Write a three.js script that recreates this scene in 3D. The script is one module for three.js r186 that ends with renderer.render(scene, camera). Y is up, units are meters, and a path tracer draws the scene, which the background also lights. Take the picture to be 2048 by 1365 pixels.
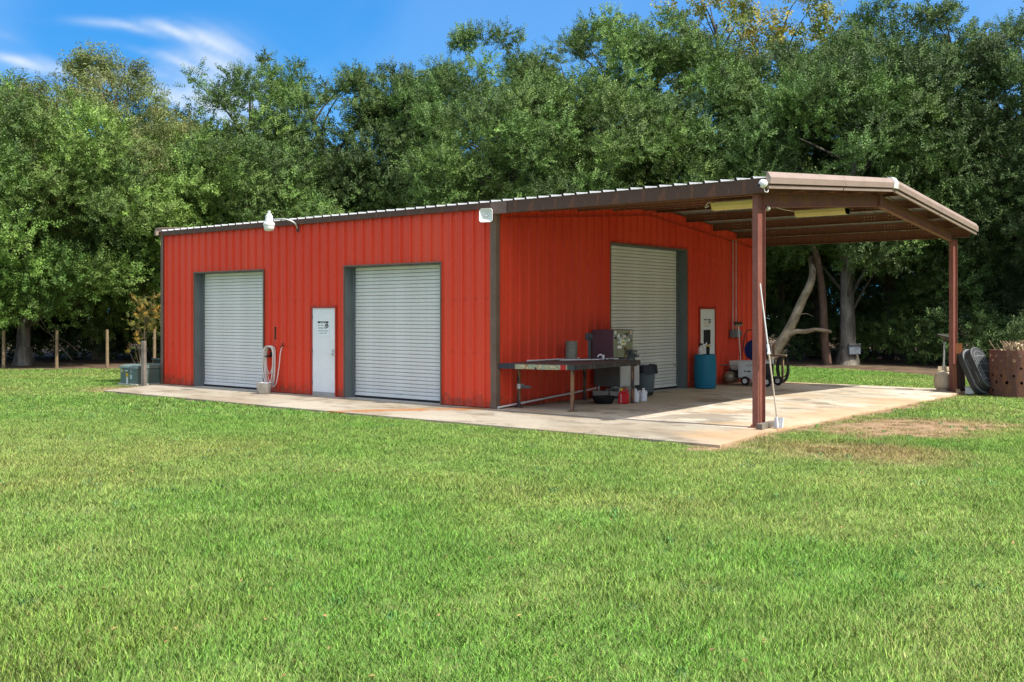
import * as THREE from 'three';
import { mergeGeometries } from 'three/addons/utils/BufferGeometryUtils.js';
import { RoundedBoxGeometry } from 'three/addons/geometries/RoundedBoxGeometry.js';

// ------------------------------------------------------------------ camera
const scene = new THREE.Scene();
const camera = new THREE.PerspectiveCamera(36.06, 2048 / 1365, 0.1, 900);
camera.position.set(13.767, 1.933, 16.331);
camera.rotation.set(0, 0.685, 0, 'YXZ');
camera.setViewOffset(2048, 1365, 0, 54, 2048, 1365);
scene.add(camera);
const renderer = new THREE.WebGLRenderer({ antialias: true });
renderer.setSize(1024, 682);
renderer.toneMapping = THREE.LinearToneMapping;
renderer.toneMappingExposure = 1.72;
renderer.outputColorSpace = THREE.SRGBColorSpace;
renderer.shadowMap.enabled = true;

// ------------------------------------------------------------------ noise
function rng(seed) { let a = seed >>> 0; return () => { a = (a + 0x6D2B79F5) >>> 0; let t = a; t = Math.imul(t ^ (t >>> 15), t | 1); t ^= t + Math.imul(t ^ (t >>> 7), t | 61); return ((t ^ (t >>> 14)) >>> 0) / 4294967296; }; }
function hash2(ix, iy, s) { let h = Math.imul(ix, 374761393) + Math.imul(iy, 668265263) + Math.imul(s, 974634777); h = Math.imul(h ^ (h >>> 13), 1274126177); return ((h ^ (h >>> 16)) >>> 0) / 4294967296; }
function vn(x, y, s = 0, px = 0, py = 0) {
  const ix = Math.floor(x), iy = Math.floor(y), fx = x - ix, fy = y - iy;
  const u = fx * fx * (3 - 2 * fx), v = fy * fy * (3 - 2 * fy);
  const X0 = px ? ((ix % px) + px) % px : ix, X1 = px ? (((ix + 1) % px) + px) % px : ix + 1;
  const Y0 = py ? ((iy % py) + py) % py : iy, Y1 = py ? (((iy + 1) % py) + py) % py : iy + 1;
  const a = hash2(X0, Y0, s), b = hash2(X1, Y0, s), c = hash2(X0, Y1, s), d = hash2(X1, Y1, s);
  return (a + (b - a) * u) * (1 - v) + (c + (d - c) * u) * v;
}
function fbm(x, y, s = 0, oct = 4, px = 0, py = 0) { let t = 0, a = 0.5, n = 0; for (let i = 0; i < oct; i++) { t += a * vn(x, y, s + i * 17, px, py); n += a; a *= 0.5; x *= 2; y *= 2; px *= 2; py *= 2; } return t / n; }
const clamp = (x, a = 0, b = 1) => Math.min(b, Math.max(a, x));
const ss = (a, b, x) => { const t = clamp((x - a) / (b - a)); return t * t * (3 - 2 * t); };
const lerp = (a, b, t) => a + (b - a) * t;
const mix3 = (a, b, t) => [lerp(a[0], b[0], t), lerp(a[1], b[1], t), lerp(a[2], b[2], t)];
const V = (x, y, z) => new THREE.Vector3(x, y, z);

// ------------------------------------------------------------------ sky and sun
{
  const w = 2048, h = 1024, data = new Float32Array(w * h * 4);
  // long streaks of cirrus: [azimuth, elevation, length, width, slope, strength] in radians
  const az0 = Math.atan2(-Math.cos(0.685), -Math.sin(0.685));
  const wisps = [[-0.335, 0.2535, 0.05, 0.0055, -0.03, 0.75], [-0.285, 0.243, 0.036, 0.010, -0.25, 0.6], [-0.29, 0.223, 0.05, 0.016, -0.22, 0.5], [-0.31, 0.205, 0.08, 0.017, -0.1, 0.5], [-0.29, 0.185, 0.07, 0.016, -0.3, 0.55], [-0.44, 0.2155, 0.03, 0.0042, -0.1, 0.8], [-0.38, 0.21, 0.05, 0.006, -0.05, 0.4], [-0.46, 0.237, 0.02, 0.003, -0.1, 0.3]];
  for (let j = 0; j < h; j++) {
    const el = ((j + 0.5) / h - 0.5) * Math.PI, sy = Math.sin(el);
    for (let i = 0; i < w; i++) {
      const az = ((i + 0.5) / w - 0.5) * 2 * Math.PI;
      let c;
      if (sy <= 0) c = [0.4, 0.5, 0.6];
      else {
        const t = Math.pow(1 - sy, 3.2);
        c = mix3([0.010, 0.115, 0.41], [0.055, 0.345, 0.70], t);
        const d = [Math.cos(el) * Math.cos(az), sy, Math.cos(el) * Math.sin(az)];
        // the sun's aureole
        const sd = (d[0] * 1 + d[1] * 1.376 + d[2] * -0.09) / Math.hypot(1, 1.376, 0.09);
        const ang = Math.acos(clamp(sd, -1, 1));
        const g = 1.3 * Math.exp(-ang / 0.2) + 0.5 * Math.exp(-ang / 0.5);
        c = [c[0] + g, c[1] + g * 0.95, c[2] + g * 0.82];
        // thin high cloud added outside the view as fill light, faded out in frame
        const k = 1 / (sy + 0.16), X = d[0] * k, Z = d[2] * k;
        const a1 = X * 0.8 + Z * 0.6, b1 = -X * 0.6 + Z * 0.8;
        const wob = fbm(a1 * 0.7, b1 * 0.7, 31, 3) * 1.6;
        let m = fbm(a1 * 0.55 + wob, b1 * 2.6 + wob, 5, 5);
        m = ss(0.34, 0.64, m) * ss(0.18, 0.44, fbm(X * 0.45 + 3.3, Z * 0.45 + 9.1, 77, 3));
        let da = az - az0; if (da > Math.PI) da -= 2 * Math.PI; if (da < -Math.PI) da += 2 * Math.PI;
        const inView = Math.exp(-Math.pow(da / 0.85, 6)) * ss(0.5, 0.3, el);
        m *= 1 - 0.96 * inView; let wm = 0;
        if (Math.abs(da) < 0.7 && el < 0.4) {
          for (const [wa, we, wl, ww, sl, st] of wisps) {
            const x = da - wa, y = el - we - sl * x + 1.2 * x * x * 0.6;
            const edge = ww * (1.0 + 0.9 * (x / wl));
            const f = fbm(x * 26 + y * 30 + wa * 50, y * 190 + x * 40, 9, 4);
            wm += st * Math.exp(-Math.pow(x / wl, 2)) * Math.exp(-Math.pow(y / Math.max(edge, 0.003), 2)) * (0.25 + 1.15 * ss(0.25, 0.8, f));
          }
        }
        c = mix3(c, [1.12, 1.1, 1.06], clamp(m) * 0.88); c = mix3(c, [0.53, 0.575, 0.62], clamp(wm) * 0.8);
      }
      const o = (j * w + i) * 4; data[o] = c[0]; data[o + 1] = c[1]; data[o + 2] = c[2]; data[o + 3] = 1;
    }
  }
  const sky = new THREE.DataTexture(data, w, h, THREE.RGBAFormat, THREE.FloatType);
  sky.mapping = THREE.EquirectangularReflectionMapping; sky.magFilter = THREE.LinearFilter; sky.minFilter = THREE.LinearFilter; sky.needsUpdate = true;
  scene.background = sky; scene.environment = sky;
}
const sun = new THREE.DirectionalLight(new THREE.Color().setRGB(1, 0.945, 0.86), 3.9);
sun.position.set(60, 82.6, -5.4 - 6); sun.target.position.set(0, 0, -6);
sun.castShadow = true; sun.shadow.mapSize.set(4096, 4096);
Object.assign(sun.shadow.camera, { left: -45, right: 45, top: 45, bottom: -45, near: 1, far: 220 });
scene.add(sun, sun.target);

// ------------------------------------------------------------------ textures
const enc = (x) => { x = clamp(x); return Math.round(255 * (x <= 0.0031308 ? 12.92 * x : 1.055 * Math.pow(x, 1 / 2.4) - 0.055)); };
function tex(w, h, mw, mh, fn, srgb = true) {   // fn(x m, y m) -> linear rgb (or grey value for data)
  const d = new Uint8Array(w * h * 4);
  for (let j = 0; j < h; j++) for (let i = 0; i < w; i++) {
    const c = fn((i + 0.5) / w * mw, (j + 0.5) / h * mh), o = (j * w + i) * 4;
    if (srgb) { d[o] = enc(c[0]); d[o + 1] = enc(c[1]); d[o + 2] = enc(c[2]); } else { d[o] = d[o + 1] = d[o + 2] = Math.round(255 * clamp(c)); }
    d[o + 3] = 255;
  }
  const t = new THREE.DataTexture(d, w, h); t.wrapS = t.wrapT = THREE.RepeatWrapping; t.magFilter = THREE.LinearFilter; t.minFilter = THREE.LinearMipmapLinearFilter; t.generateMipmaps = true;
  if (srgb) t.colorSpace = THREE.SRGBColorSpace;
  t.repeat.set(1 / mw, 1 / mh); t.needsUpdate = true; return t;
}
function canvasTex(w, h, draw) { const c = document.createElement('canvas'); c.width = w; c.height = h; draw(c.getContext('2d')); const t = new THREE.CanvasTexture(c); t.colorSpace = THREE.SRGBColorSpace; t.magFilter = THREE.LinearFilter; return t; }
const lin = (r, g, b) => new THREE.Color().setRGB(r, g, b);
function mat(c, rough = 0.7, opt = {}) { const { metal, ...rest } = opt; return new THREE.MeshPhysicalMaterial({ specularIntensity: metal ? 1 : 0.45, color: Array.isArray(c) ? lin(...c) : c, roughness: rough, metalness: metal || 0, ...rest }); }

// speckle used as a tileable modulation of plain colours
const grime = (base, amt, s, dark = [0.4, 0.36, 0.3]) => tex(256, 256, 1, 1, (x, y) => {
  const a = fbm(x * 4, y * 4, s, 4, 4, 4), b = fbm(x * 24, y * 24, s + 50, 3, 24, 24);
  const k = clamp((a - 0.42) * 2.2) * amt, j = 1 + (b - 0.5) * amt * 0.7;
  return [base[0] * lerp(1, dark[0], k) * j, base[1] * lerp(1, dark[1], k) * j, base[2] * lerp(1, dark[2], k) * j];
});
const white = [1, 1, 1];
const gm = (base, amt, s, rough = 0.7, opt = {}) => mat(white, rough, { map: grime(base, amt, s, opt.dark), ...(() => { const { dark, ...r } = opt; return r; })() });
const rust = (s, base, spot, amt, rough = 0.75) => mat(white, rough, { map: tex(256, 256, 1, 1, (x, y) => {
  const a = fbm(x * 14, y * 5, s, 5, 14, 5), b = fbm(x * 40, y * 30, s + 9, 2, 40, 30);
  const c = mix3(base, spot, ss(0.62 - amt * 0.35, 0.78 - amt * 0.25, a)); const j = 0.85 + 0.3 * b; return [c[0] * j, c[1] * j, c[2] * j]; }) });

// ------------------------------------------------------------------ geometry helpers
const taken = {};
function numbered(n) { const k = taken[n] = (taken[n] ?? -1) + 1; return k ? `${n}_${String(k).padStart(3, '0')}` : n; }
function obj(name, geo, material, parent) {
  const m = new THREE.Mesh(Array.isArray(geo) ? join(geo) : geo, material); m.name = name; m.castShadow = m.receiveShadow = true; parent.add(m); return m;
}
function thing(name, label, category, [x, y, z] = [0, 0, 0], turn = 0, group) {
  const o = new THREE.Group(); o.name = numbered(name); scene.add(o); o.position.set(x, y, z); o.rotation.y = turn; o.userData = { label, category }; if (group) o.userData.group = group; return o;
}
function tag(o, label, category, group) { o.name = numbered(o.name); o.userData = { label, category }; if (group) o.userData.group = group; return o; }
function struct(name, geo, material) { const m = obj(name, geo, material, scene); m.userData.kind = 'structure'; return m; }
function metres(g) {   // uv in metres, by the way each face points
  g = g.index ? g.toNonIndexed() : g; const p = g.attributes.position, uv = new Float32Array(p.count * 2), a = V(), b = V(), c = V();
  for (let i = 0; i < p.count; i += 3) {
    a.fromBufferAttribute(p, i); b.fromBufferAttribute(p, i + 1); c.fromBufferAttribute(p, i + 2);
    const n = b.clone().sub(a).cross(c.clone().sub(a)), X = Math.abs(n.x), Y = Math.abs(n.y), Z = Math.abs(n.z);
    [a, b, c].forEach((q, k) => { const o = (i + k) * 2; if (Y >= X && Y >= Z) { uv[o] = q.x; uv[o + 1] = q.z; } else if (X >= Z) { uv[o] = q.z; uv[o + 1] = q.y; } else { uv[o] = q.x; uv[o + 1] = q.y; } });
  }
  g.setAttribute('uv', new THREE.BufferAttribute(uv, 2)); return g;
}
function join(list) { const L = list.map((g) => { g = g.index ? g.toNonIndexed() : g; const q = new THREE.BufferGeometry(); q.setAttribute('position', g.attributes.position); q.setAttribute('normal', g.attributes.normal); if (!g.attributes.uv) metres(g); q.setAttribute('uv', g.attributes.uv); return q; }); return L.length === 1 ? L[0] : mergeGeometries(L); }
const E3 = new THREE.Euler();
function put(g, x = 0, y = 0, z = 0, rx = 0, ry = 0, rz = 0) { const m = new THREE.Matrix4().makeRotationFromEuler(E3.set(rx, ry, rz)); m.setPosition(x, y, z); g.applyMatrix4(m); return g; }
const box = (w, h, d, x, y, z, rx, ry, rz, bev = Math.min(w, h, d) * 0.12) => metres(put(new RoundedBoxGeometry(w, h, d, 1, bev), x, y, z, rx, ry, rz));
const bx = (x0, x1, y0, y1, z0, z1) => metres(put(new THREE.BoxGeometry(x1 - x0, y1 - y0, z1 - z0), (x0 + x1) / 2, (y0 + y1) / 2, (z0 + z1) / 2));
const cyl = (rt, rb, h, x, y, z, rx, ry, rz, seg = 20, open = false) => metres(put(new THREE.CylinderGeometry(rt, rb, h, seg, 1, open), x, y, z, rx, ry, rz));
const ball = (r, x, y, z, sx = 1, sy = 1, sz = 1, seg = 16) => { const g = new THREE.SphereGeometry(r, seg, Math.max(8, seg * 0.6 | 0)); g.scale(sx, sy, sz); return metres(put(g, x, y, z)); };
const tor = (R, r, x, y, z, rx, ry, rz, arc = Math.PI * 2, ts = 28) => metres(put(new THREE.TorusGeometry(R, r, 7, ts, arc), x, y, z, rx, ry, rz));
const lathe = (pts, x = 0, y = 0, z = 0, rx = 0, ry = 0, rz = 0, seg = 28) => metres(put(new THREE.LatheGeometry(pts.map(([a, b]) => new THREE.Vector2(a, b)), seg), x, y, z, rx, ry, rz));
const tube = (pts, r, seg = 0, rad = 7) => metres(new THREE.TubeGeometry(new THREE.CatmullRomCurve3(pts.map((p) => V(...p))), seg || Math.max(6, pts.length * 6), r, rad, false));
function rod(a, b, r, r2 = r, seg = 8) { const A = V(...a), B = V(...b), d = B.clone().sub(A); const g = new THREE.CylinderGeometry(r2, r, d.length(), seg); g.applyQuaternion(new THREE.Quaternion().setFromUnitVectors(V(0, 1, 0), d.clone().normalize())); g.translate((A.x + B.x) / 2, (A.y + B.y) / 2, (A.z + B.z) / 2); return metres(g); }
// a closed outline [u, v] carried from a to b; u runs along `side`, v along `up`
function prism(outline, a, b, side, up) {
  const A = V(...a), B = V(...b), S = V(...side), U = V(...up), pos = [], q = (P, [u, v]) => P.clone().addScaledVector(S, u).addScaledVector(U, v);
  const n = outline.length, tri = (x, y, z) => pos.push(...x.toArray(), ...y.toArray(), ...z.toArray());
  for (let i = 0; i < n; i++) { const p = outline[i], r = outline[(i + 1) % n]; tri(q(A, p), q(B, p), q(B, r)); tri(q(A, p), q(B, r), q(A, r)); }
  for (const [i, j, k] of THREE.ShapeUtils.triangulateShape(outline.map(([u, v]) => new THREE.Vector2(u, v)), [])) { tri(q(A, outline[i]), q(A, outline[j]), q(A, outline[k])); tri(q(B, outline[k]), q(B, outline[j]), q(B, outline[i])); }
  const g = new THREE.BufferGeometry(); g.setAttribute('position', new THREE.Float32BufferAttribute(pos, 3)); g.computeVertexNormals(); return metres(g);
}
const iBeam = (w, h, t) => [[-w / 2, -h / 2], [w / 2, -h / 2], [w / 2, -h / 2 + t], [t / 2, -h / 2 + t], [t / 2, h / 2 - t], [w / 2, h / 2 - t], [w / 2, h / 2], [-w / 2, h / 2], [-w / 2, h / 2 - t], [-t / 2, h / 2 - t], [-t / 2, -h / 2 + t], [-w / 2, -h / 2 + t]];
function shapeExtrude(pts, depth, holes = [], bevel = 0) {
  const s = new THREE.Shape(pts.map(([a, b]) => new THREE.Vector2(a, b)));
  for (const h of holes) s.holes.push(new THREE.Path(h.map(([a, b]) => new THREE.Vector2(a, b))));
  return new THREE.ExtrudeGeometry(s, { depth, bevelEnabled: bevel > 0, bevelSize: bevel, bevelThickness: bevel, bevelSegments: 2, curveSegments: 12 });
}

// ------------------------------------------------------------------ ground
// pad: the concrete slabs; lawn: mown grass; ground: leaf litter under the wood
const lawnEdge = [[-60, 46], [-44, 30], [-33, 14], [-26.5, 4.5], [-23.5, -0.8], [-22.2, -2.3], [-20.9, -3.9], [-18.5, -8], [-15, -14], [-9, -19], [-3.2, -20.6], [-0.5, -20.1], [1.1, -19.3], [3.2, -17.7], [6, -16.4], [12, -14.2], [24, -9], [50, 2], [60, 46]];
function inLawn(x, z) { let c = false; for (let i = 0, j = lawnEdge.length - 1; i < lawnEdge.length; j = i++) { const [xi, zi] = lawnEdge[i], [xj, zj] = lawnEdge[j]; if ((zi > z) !== (zj > z) && x < (xj - xi) * (z - zi) / (zj - zi) + xi) c = !c; } return c; }
function onPad(x, z, m = 0) { if (z > -0.1 && z < 2.42 + m && x > lerp(-12.1, -11.0, clamp(z / 2.3)) - m && x < lerp(6.08, 6.35, clamp(z / 2.4)) + m) return true; return z <= 0 && z > -11.75 - m && x > -12.1 - m && x < 6.06 + m; }
// bare soil: the worn patch beside the pad and thin margins along it
function bare(x, z) {
  const n = fbm(x * 0.9, z * 0.9, 301, 4) - 0.5, n2 = fbm(x * 3.3, z * 3.3, 302, 3) - 0.5;
  let b = 0;
  { const ca = Math.cos(0.3), sa = Math.sin(0.3), dx = x - 7.75, dz = z + 2.1, u = dx * ca + dz * sa, v = -dx * sa + dz * ca; b = Math.max(b, 0.93 * ss(1.45, 0.5, Math.hypot(u / 1.15, v / 1.95) + n * 1.1 + n2 * 0.9)); }
  { const dx = x - 8.3, dz = z - 1.7; b = Math.max(b, 0.42 * ss(1.3, 0.4, Math.hypot(dx / 1.5, dz / 1.3) + n * 1.6 + n2 * 0.8)); }
  if (x > 6 && x < 9 && z > -11 && z < 3) b = Math.max(b, ss(0.45, 0.02, x - lerp(6.05, 6.35, clamp(z / 2.4)) + n * 0.7 + n2 * 0.5) * 0.85);
  if (z > 2.3 && z < 3.4 && x > -12 && x < 6.8) b = Math.max(b, ss(0.22, 0.0, z - 2.42 + n2 * 0.3) * 0.5);
  if (x < -10.3 && x > -13.8 && z > -1.5 && z < 3.2) b = Math.max(b, ss(1.2, 0.3, Math.hypot((x + 11.7) / 1.5, (z - 1.3) / 1.0) + n * 1.2 + n2 * 0.5) * 0.95);
  return clamp(b);
}
const soil = [0.27, 0.185, 0.11];
function grassTint(x, z) {  // broad patches of lusher and drier turf
  const a = fbm(x * 0.22 + 4, z * 0.22, 41, 4), b = fbm(x * 1.1, z * 1.1, 42, 4), c = fbm(x * 0.5 + 50, z * 0.28, 43, 3);
  const dry = clamp((a - 0.46) * 1.6 + (b - 0.5) * 1.1 + 0.36), olive = ss(0.58, 0.75, c);
  let t = mix3([0.168, 0.37, 0.055], [0.305, 0.445, 0.108], dry);
  t = mix3(t, [0.32, 0.32, 0.08], olive * 0.22);
  const mossy = (x > 6 && x < 10 && z > 0 && z < 3) ? ss(1.2, 0.3, Math.hypot((x - 8) / 1.6, (z - 1.4) / 1.1)) : 0;
  return mix3(t, [0.23, 0.21, 0.045], mossy * 0.7);
}
struct('ground', metres(put(new THREE.PlaneGeometry(700, 700), 0, -0.05, 0, -Math.PI / 2)), mat(white, 0.95, { map: tex(512, 512, 4, 4, (x, y) => {
  const a = fbm(x * 2, y * 2, 61, 4, 8, 8), b = fbm(x * 16, y * 16, 62, 3, 64, 64); const c = mix3([0.06, 0.045, 0.03], [0.17, 0.115, 0.07], clamp(a * 1.3 - 0.1)); const k = 0.6 + 0.8 * b; return [c[0] * k, c[1] * k, c[2] * k]; }) }));
{
  const s = new THREE.Shape(lawnEdge.map(([x, z]) => { return new THREE.Vector2(x, -z); }));
  const g = put(new THREE.ShapeGeometry(s), 0, -0.045, 0, -Math.PI / 2), p = g.attributes.position, uv = new Float32Array(p.count * 2);
  for (let i = 0; i < p.count; i++) { uv[2 * i] = (p.getX(i) + 28) / 44; uv[2 * i + 1] = (p.getZ(i) + 24) / 44; }
  g.setAttribute('uv', new THREE.BufferAttribute(uv, 2));
  const t = tex(1536, 1536, 44, 44, (X, Y) => {
    const x = X - 28, z = Y - 24, t0 = grassTint(x, z), n = vn(x * 22, z * 22, 71), n2 = vn(x * 45, z * 45, 72), b = bare(x, z);
    let c = mix3([t0[0] * 0.62, t0[1] * 0.55, t0[2] * 0.7], [0.16, 0.12, 0.06], ss(0.45, 0.9, n) * 0.6);
    const k = 0.75 + 0.5 * n2; c = [c[0] * k, c[1] * k, c[2] * k];
    const q = 0.6 + 0.5 * n + 0.35 * fbm(x * 3, z * 3, 73, 3) + (n2 > 0.8 ? 0.25 : 0); return mix3(c, [soil[0] * q, soil[1] * q, soil[2] * q], ss(0.2, 0.75, b + (n2 - 0.5) * 0.5));
  });
  t.repeat.set(1, 1); t.wrapS = t.wrapT = THREE.MirroredRepeatWrapping;
  struct('lawn', g, mat(white, 0.95, { map: t }));
}
// concrete pad: separate pours with open joints
{
  const M = mat(white, 0.85, { map: tex(2048, 1536, 20, 15, (X, Y) => {
    const x = X - 13, z = Y - 12;
    const a = fbm(x * 0.55, z * 0.7, 81, 4), b = fbm(x * 3.1, z * 3.4, 82, 4), c = vn(x * 60, z * 60, 83), d = fbm(x * 0.9 + z * 0.4 + 20, z * 2.4 - x * 1.1, 84, 4);
    let col = mix3([0.46, 0.40, 0.31], [0.60, 0.55, 0.46], ss(0.3, 0.7, a));
    col = mix3(col, [0.50, 0.37, 0.22], ss(0.52, 0.75, b) * 0.35);
    col = mix3(col, [0.31, 0.265, 0.20], ss(0.5, 0.72, d) * 0.6); col = mix3(col, [0.25, 0.215, 0.165], ss(0.66, 0.72, fbm(x * 2.2 + 31, z * 2.2, 90, 4)) * 0.5); { const cr = Math.abs(fbm(x * 0.7 + 3, z * 0.7, 91, 5) - 0.5); col = mix3(col, [0.16, 0.135, 0.1], ss(0.004, 0.0015, cr) * 0.7); }
    // oil and wheel stains under the roof
    const wk = x > 0 && z < 0 ? 1 : 0;
    if (wk) {
      col = mix3(col, [0.50, 0.39, 0.26], ss(3.4, 1.2, x + (a - 0.5) * 3) * 0.75);
      col = mix3(col, [0.17, 0.14, 0.105], ss(0.58, 0.72, fbm(x * 1.3, z * 1.3, 86, 4)) * 0.6);
      col = mix3(col, [0.40, 0.24, 0.11], ss(0.6, 0.75, fbm(x * 0.8 + 7, z * 0.8, 87, 4)) * 0.5);
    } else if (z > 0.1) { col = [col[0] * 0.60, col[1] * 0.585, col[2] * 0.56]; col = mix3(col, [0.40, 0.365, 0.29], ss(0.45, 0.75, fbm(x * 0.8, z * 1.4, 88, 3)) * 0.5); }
    // clay washed out at the corner of the building
    const rx = x + 0.55 + (z - 0.4) * 0.75, rr = Math.abs(rx + (b - 0.5) * 0.7);
    if (z > 0 && z < 2.5) col = mix3(col, [0.33, 0.15, 0.055], ss(0.36, 0.1, rr + (vn(x * 7, z * 7, 89) - 0.5) * 0.25) * 0.95);
    // clay along the outer edge of the pad
    col = mix3(col, [0.55, 0.33, 0.16], ss(1.1, 0.1, lerp(6.05, 6.35, clamp(z / 2.4)) - x + (a - 0.5) * 2.4 + (b - 0.5)) * (z < 2.6 ? 0.45 : 0));
    const k = 0.88 + 0.24 * c; return [col[0] * k, col[1] * k, col[2] * k];
  }) });
  M.map.wrapS = M.map.wrapT = THREE.ClampToEdgeWrapping; M.map.repeat.set(1, 1);
  const pad = new THREE.Group(); pad.name = 'concrete_pad'; pad.userData = { kind: 'structure' }; scene.add(pad);
  const slab = (poly) => {
    const g0 = shapeExtrude(poly.map(([x, z]) => [x, -z]), 0.13, [], 0.008), g = put(g0, 0, -0.146 + 0.008, 0, -Math.PI / 2).toNonIndexed(), p = g.attributes.position, uv = new Float32Array(p.count * 2);
    for (let i = 0; i < p.count; i++) { uv[2 * i] = (p.getX(i) + 13) / 20; uv[2 * i + 1] = (p.getZ(i) + 12) / 15; }
    g.setAttribute('uv', new THREE.BufferAttribute(uv, 2)); obj('slab', g, M, pad);
  };
  const j = 0.016;
  slab([[-12.06, 0.13], [-7.85, 0.13], [-6.75, 2.40], [-11.0, 2.32]]);
  slab([[-7.85 + j, 0.13], [-3.9, 0.13], [-3.9, 2.44], [-6.75 + j, 2.40]]);
  slab([[-3.9 + j, 0.13], [0.05, 0.13], [0.05, 2.43], [-3.9 + j, 2.44]]);
  slab([[0.05 + j, 0.13], [6.08, 0.13], [6.35, 2.40], [0.05 + j, 2.43]]);
  slab([[0.02, 0.13 - j], [6.07, 0.13 - j], [6.02, -5.9], [0.02, -5.9]]);
  slab([[0.02, -5.9 - j], [6.02, -5.9 - j], [6.0, -11.72], [0.02, -11.72]]);
  slab([[-12.04, 0.13 - j], [0.02 - j, 0.13 - j], [0.02 - j, -11.72], [-12.04, -11.72]]);
}

// ------------------------------------------------------------------ workshop building
const L = 12.03, W = 11.6, HE = 4.21, RIDGE = 4.69, ZR = -5.8, XR = 6.02, ZF = 0.10, ZB = -11.72, HB = 4.14;
const roofY = (z) => z > ZR ? lerp(RIDGE, HE, (z - ZR) / (ZF - ZR)) : lerp(RIDGE, HB, (ZR - z) / (ZR - ZB));
const redTex = (mw, mh, s) => { const t = tex(1600, 560, mw, mh, (x, y) => {
  const a = fbm(x * 0.8, y * 0.25, s, 4), st = fbm(x * 9, y * 0.35, s + 3, 4), f = fbm(x * 30, y * 22, s + 5, 2), sheet = hash2(Math.floor(x / 0.9144), s, 5);
  let c = mix3([0.67, 0.052, 0.022], [0.74, 0.080, 0.037], clamp(a * 1.2 - 0.1 + (sheet - 0.5) * 0.3));
  c = mix3(c, [c[0] * 0.86, c[1] * 0.8, c[2] * 0.8], ss(0.55, 0.8, st) * 0.2);
  // grime round the rows of screws that hold the sheets to the girts
  for (const gy of [1.12, 2.25]) { const sx = (x % 0.3048) - 0.21, sy = y - gy; c = mix3(c, [0.27, 0.03, 0.018], ss(0.07, 0.0, Math.hypot(sx, sy) + (f - 0.5) * 0.06) * 0.22); }
  // splashed mud with a ragged edge along the foot of the sheets
  const mud = ss(0.5, 0.95, f * 0.6 + fbm(x * 6, y * 9, s + 8, 3) * 0.7 + 0.42 - y * 2.1); c = mix3(c, [0.20, 0.055, 0.032], mud * 0.6);
  const k = 0.95 + 0.1 * f; return [c[0] * k, c[1] * k, c[2] * k];
}); t.repeat.set(1 / mw, 1 / mh); return t; };
const M = {
  redF: mat(white, 0.45, { map: redTex(12.8, 4.48, 500) }), redE: mat(white, 0.45, { map: redTex(12.8, 4.48, 540) }),
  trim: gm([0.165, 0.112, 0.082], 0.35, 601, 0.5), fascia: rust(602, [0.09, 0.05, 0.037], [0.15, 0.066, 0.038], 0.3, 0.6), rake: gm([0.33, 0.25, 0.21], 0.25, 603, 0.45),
  post: gm([0.225, 0.088, 0.066], 0.45, 604, 0.55, { dark: [0.55, 0.42, 0.4] }), steel: rust(605, [0.20, 0.084, 0.063], [0.25, 0.11, 0.05], 0.3, 0.6), purlin: rust(606, [0.19, 0.082, 0.06], [0.24, 0.10, 0.05], 0.3, 0.65),
  roof: mat([0.37, 0.38, 0.38], 0.45, { metal: 0.3 }), ridge: gm([0.68, 0.69, 0.69], 0.2, 607, 0.45),
  jamb: gm([0.135, 0.16, 0.165], 0.3, 608, 0.55), slat: gm([0.69, 0.70, 0.66], 0.16, 609, 0.5), rubber: mat([0.02, 0.02, 0.02], 0.8),
  door: gm([0.74, 0.76, 0.76], 0.12, 610, 0.45), redTrim: gm([0.42, 0.045, 0.025], 0.3, 611, 0.5), chrome: mat([0.62, 0.62, 0.6], 0.3, { metal: 0.9 }), hinge: mat([0.08, 0.035, 0.025], 0.6, { metal: 0.3 }),
  black: mat([0.018, 0.018, 0.02], 0.55), blackMatte: mat([0.025, 0.025, 0.026], 0.85), white: gm([0.72, 0.73, 0.72], 0.15, 612, 0.45), whitePlastic: mat([0.76, 0.77, 0.76], 0.4), pvc: gm([0.72, 0.70, 0.66], 0.18, 613, 0.4),
  wood: gm([0.30, 0.22, 0.145], 0.5, 614, 0.85), greyWood: gm([0.20, 0.18, 0.155], 0.6, 615, 0.9), galv: mat(white, 0.42, { metal: 0.7, map: grime([0.5, 0.52, 0.52], 0.35, 616) }),
  concrete: gm([0.42, 0.41, 0.37], 0.4, 617, 0.95), cable: mat([0.05, 0.05, 0.05], 0.6),
};
const B = thing('metal_workshop', 'red ribbed metal workshop with roll-up doors and an open brown carport bay', 'building');
const part = (name, parent = B) => { const g = new THREE.Group(); g.name = name; parent.add(g); return g; };
// the ribbed sheet: one foot between ribs, with two low stiffeners in each pan
const FT = 0.3048, rib = [[0, 0], [0.042, 0], [0.052, 0.004], [0.064, 0.004], [0.074, 0], [0.1225, 0], [0.139, 0.042], [0.1658, 0.042], [0.1823, 0], [0.231, 0], [0.241, 0.004], [0.253, 0.004], [0.263, 0]];
function ribAt(s) { const m = ((s % FT) + FT) % FT; for (let i = 0; i < rib.length; i++) { const a = rib[i], b = rib[i + 1] || [FT, 0]; if (m <= b[0]) return lerp(a[1], b[1], (m - a[0]) / (b[0] - a[0])); } return 0; }
function ribStops(s0, s1) { const out = [s0]; for (let k = Math.floor(s0 / FT); k <= Math.ceil(s1 / FT); k++) for (const [o] of rib) { const s = k * FT + o; if (s > s0 + 1e-4 && s < s1 - 1e-4) out.push(s); } out.push(s1); return out; }
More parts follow.
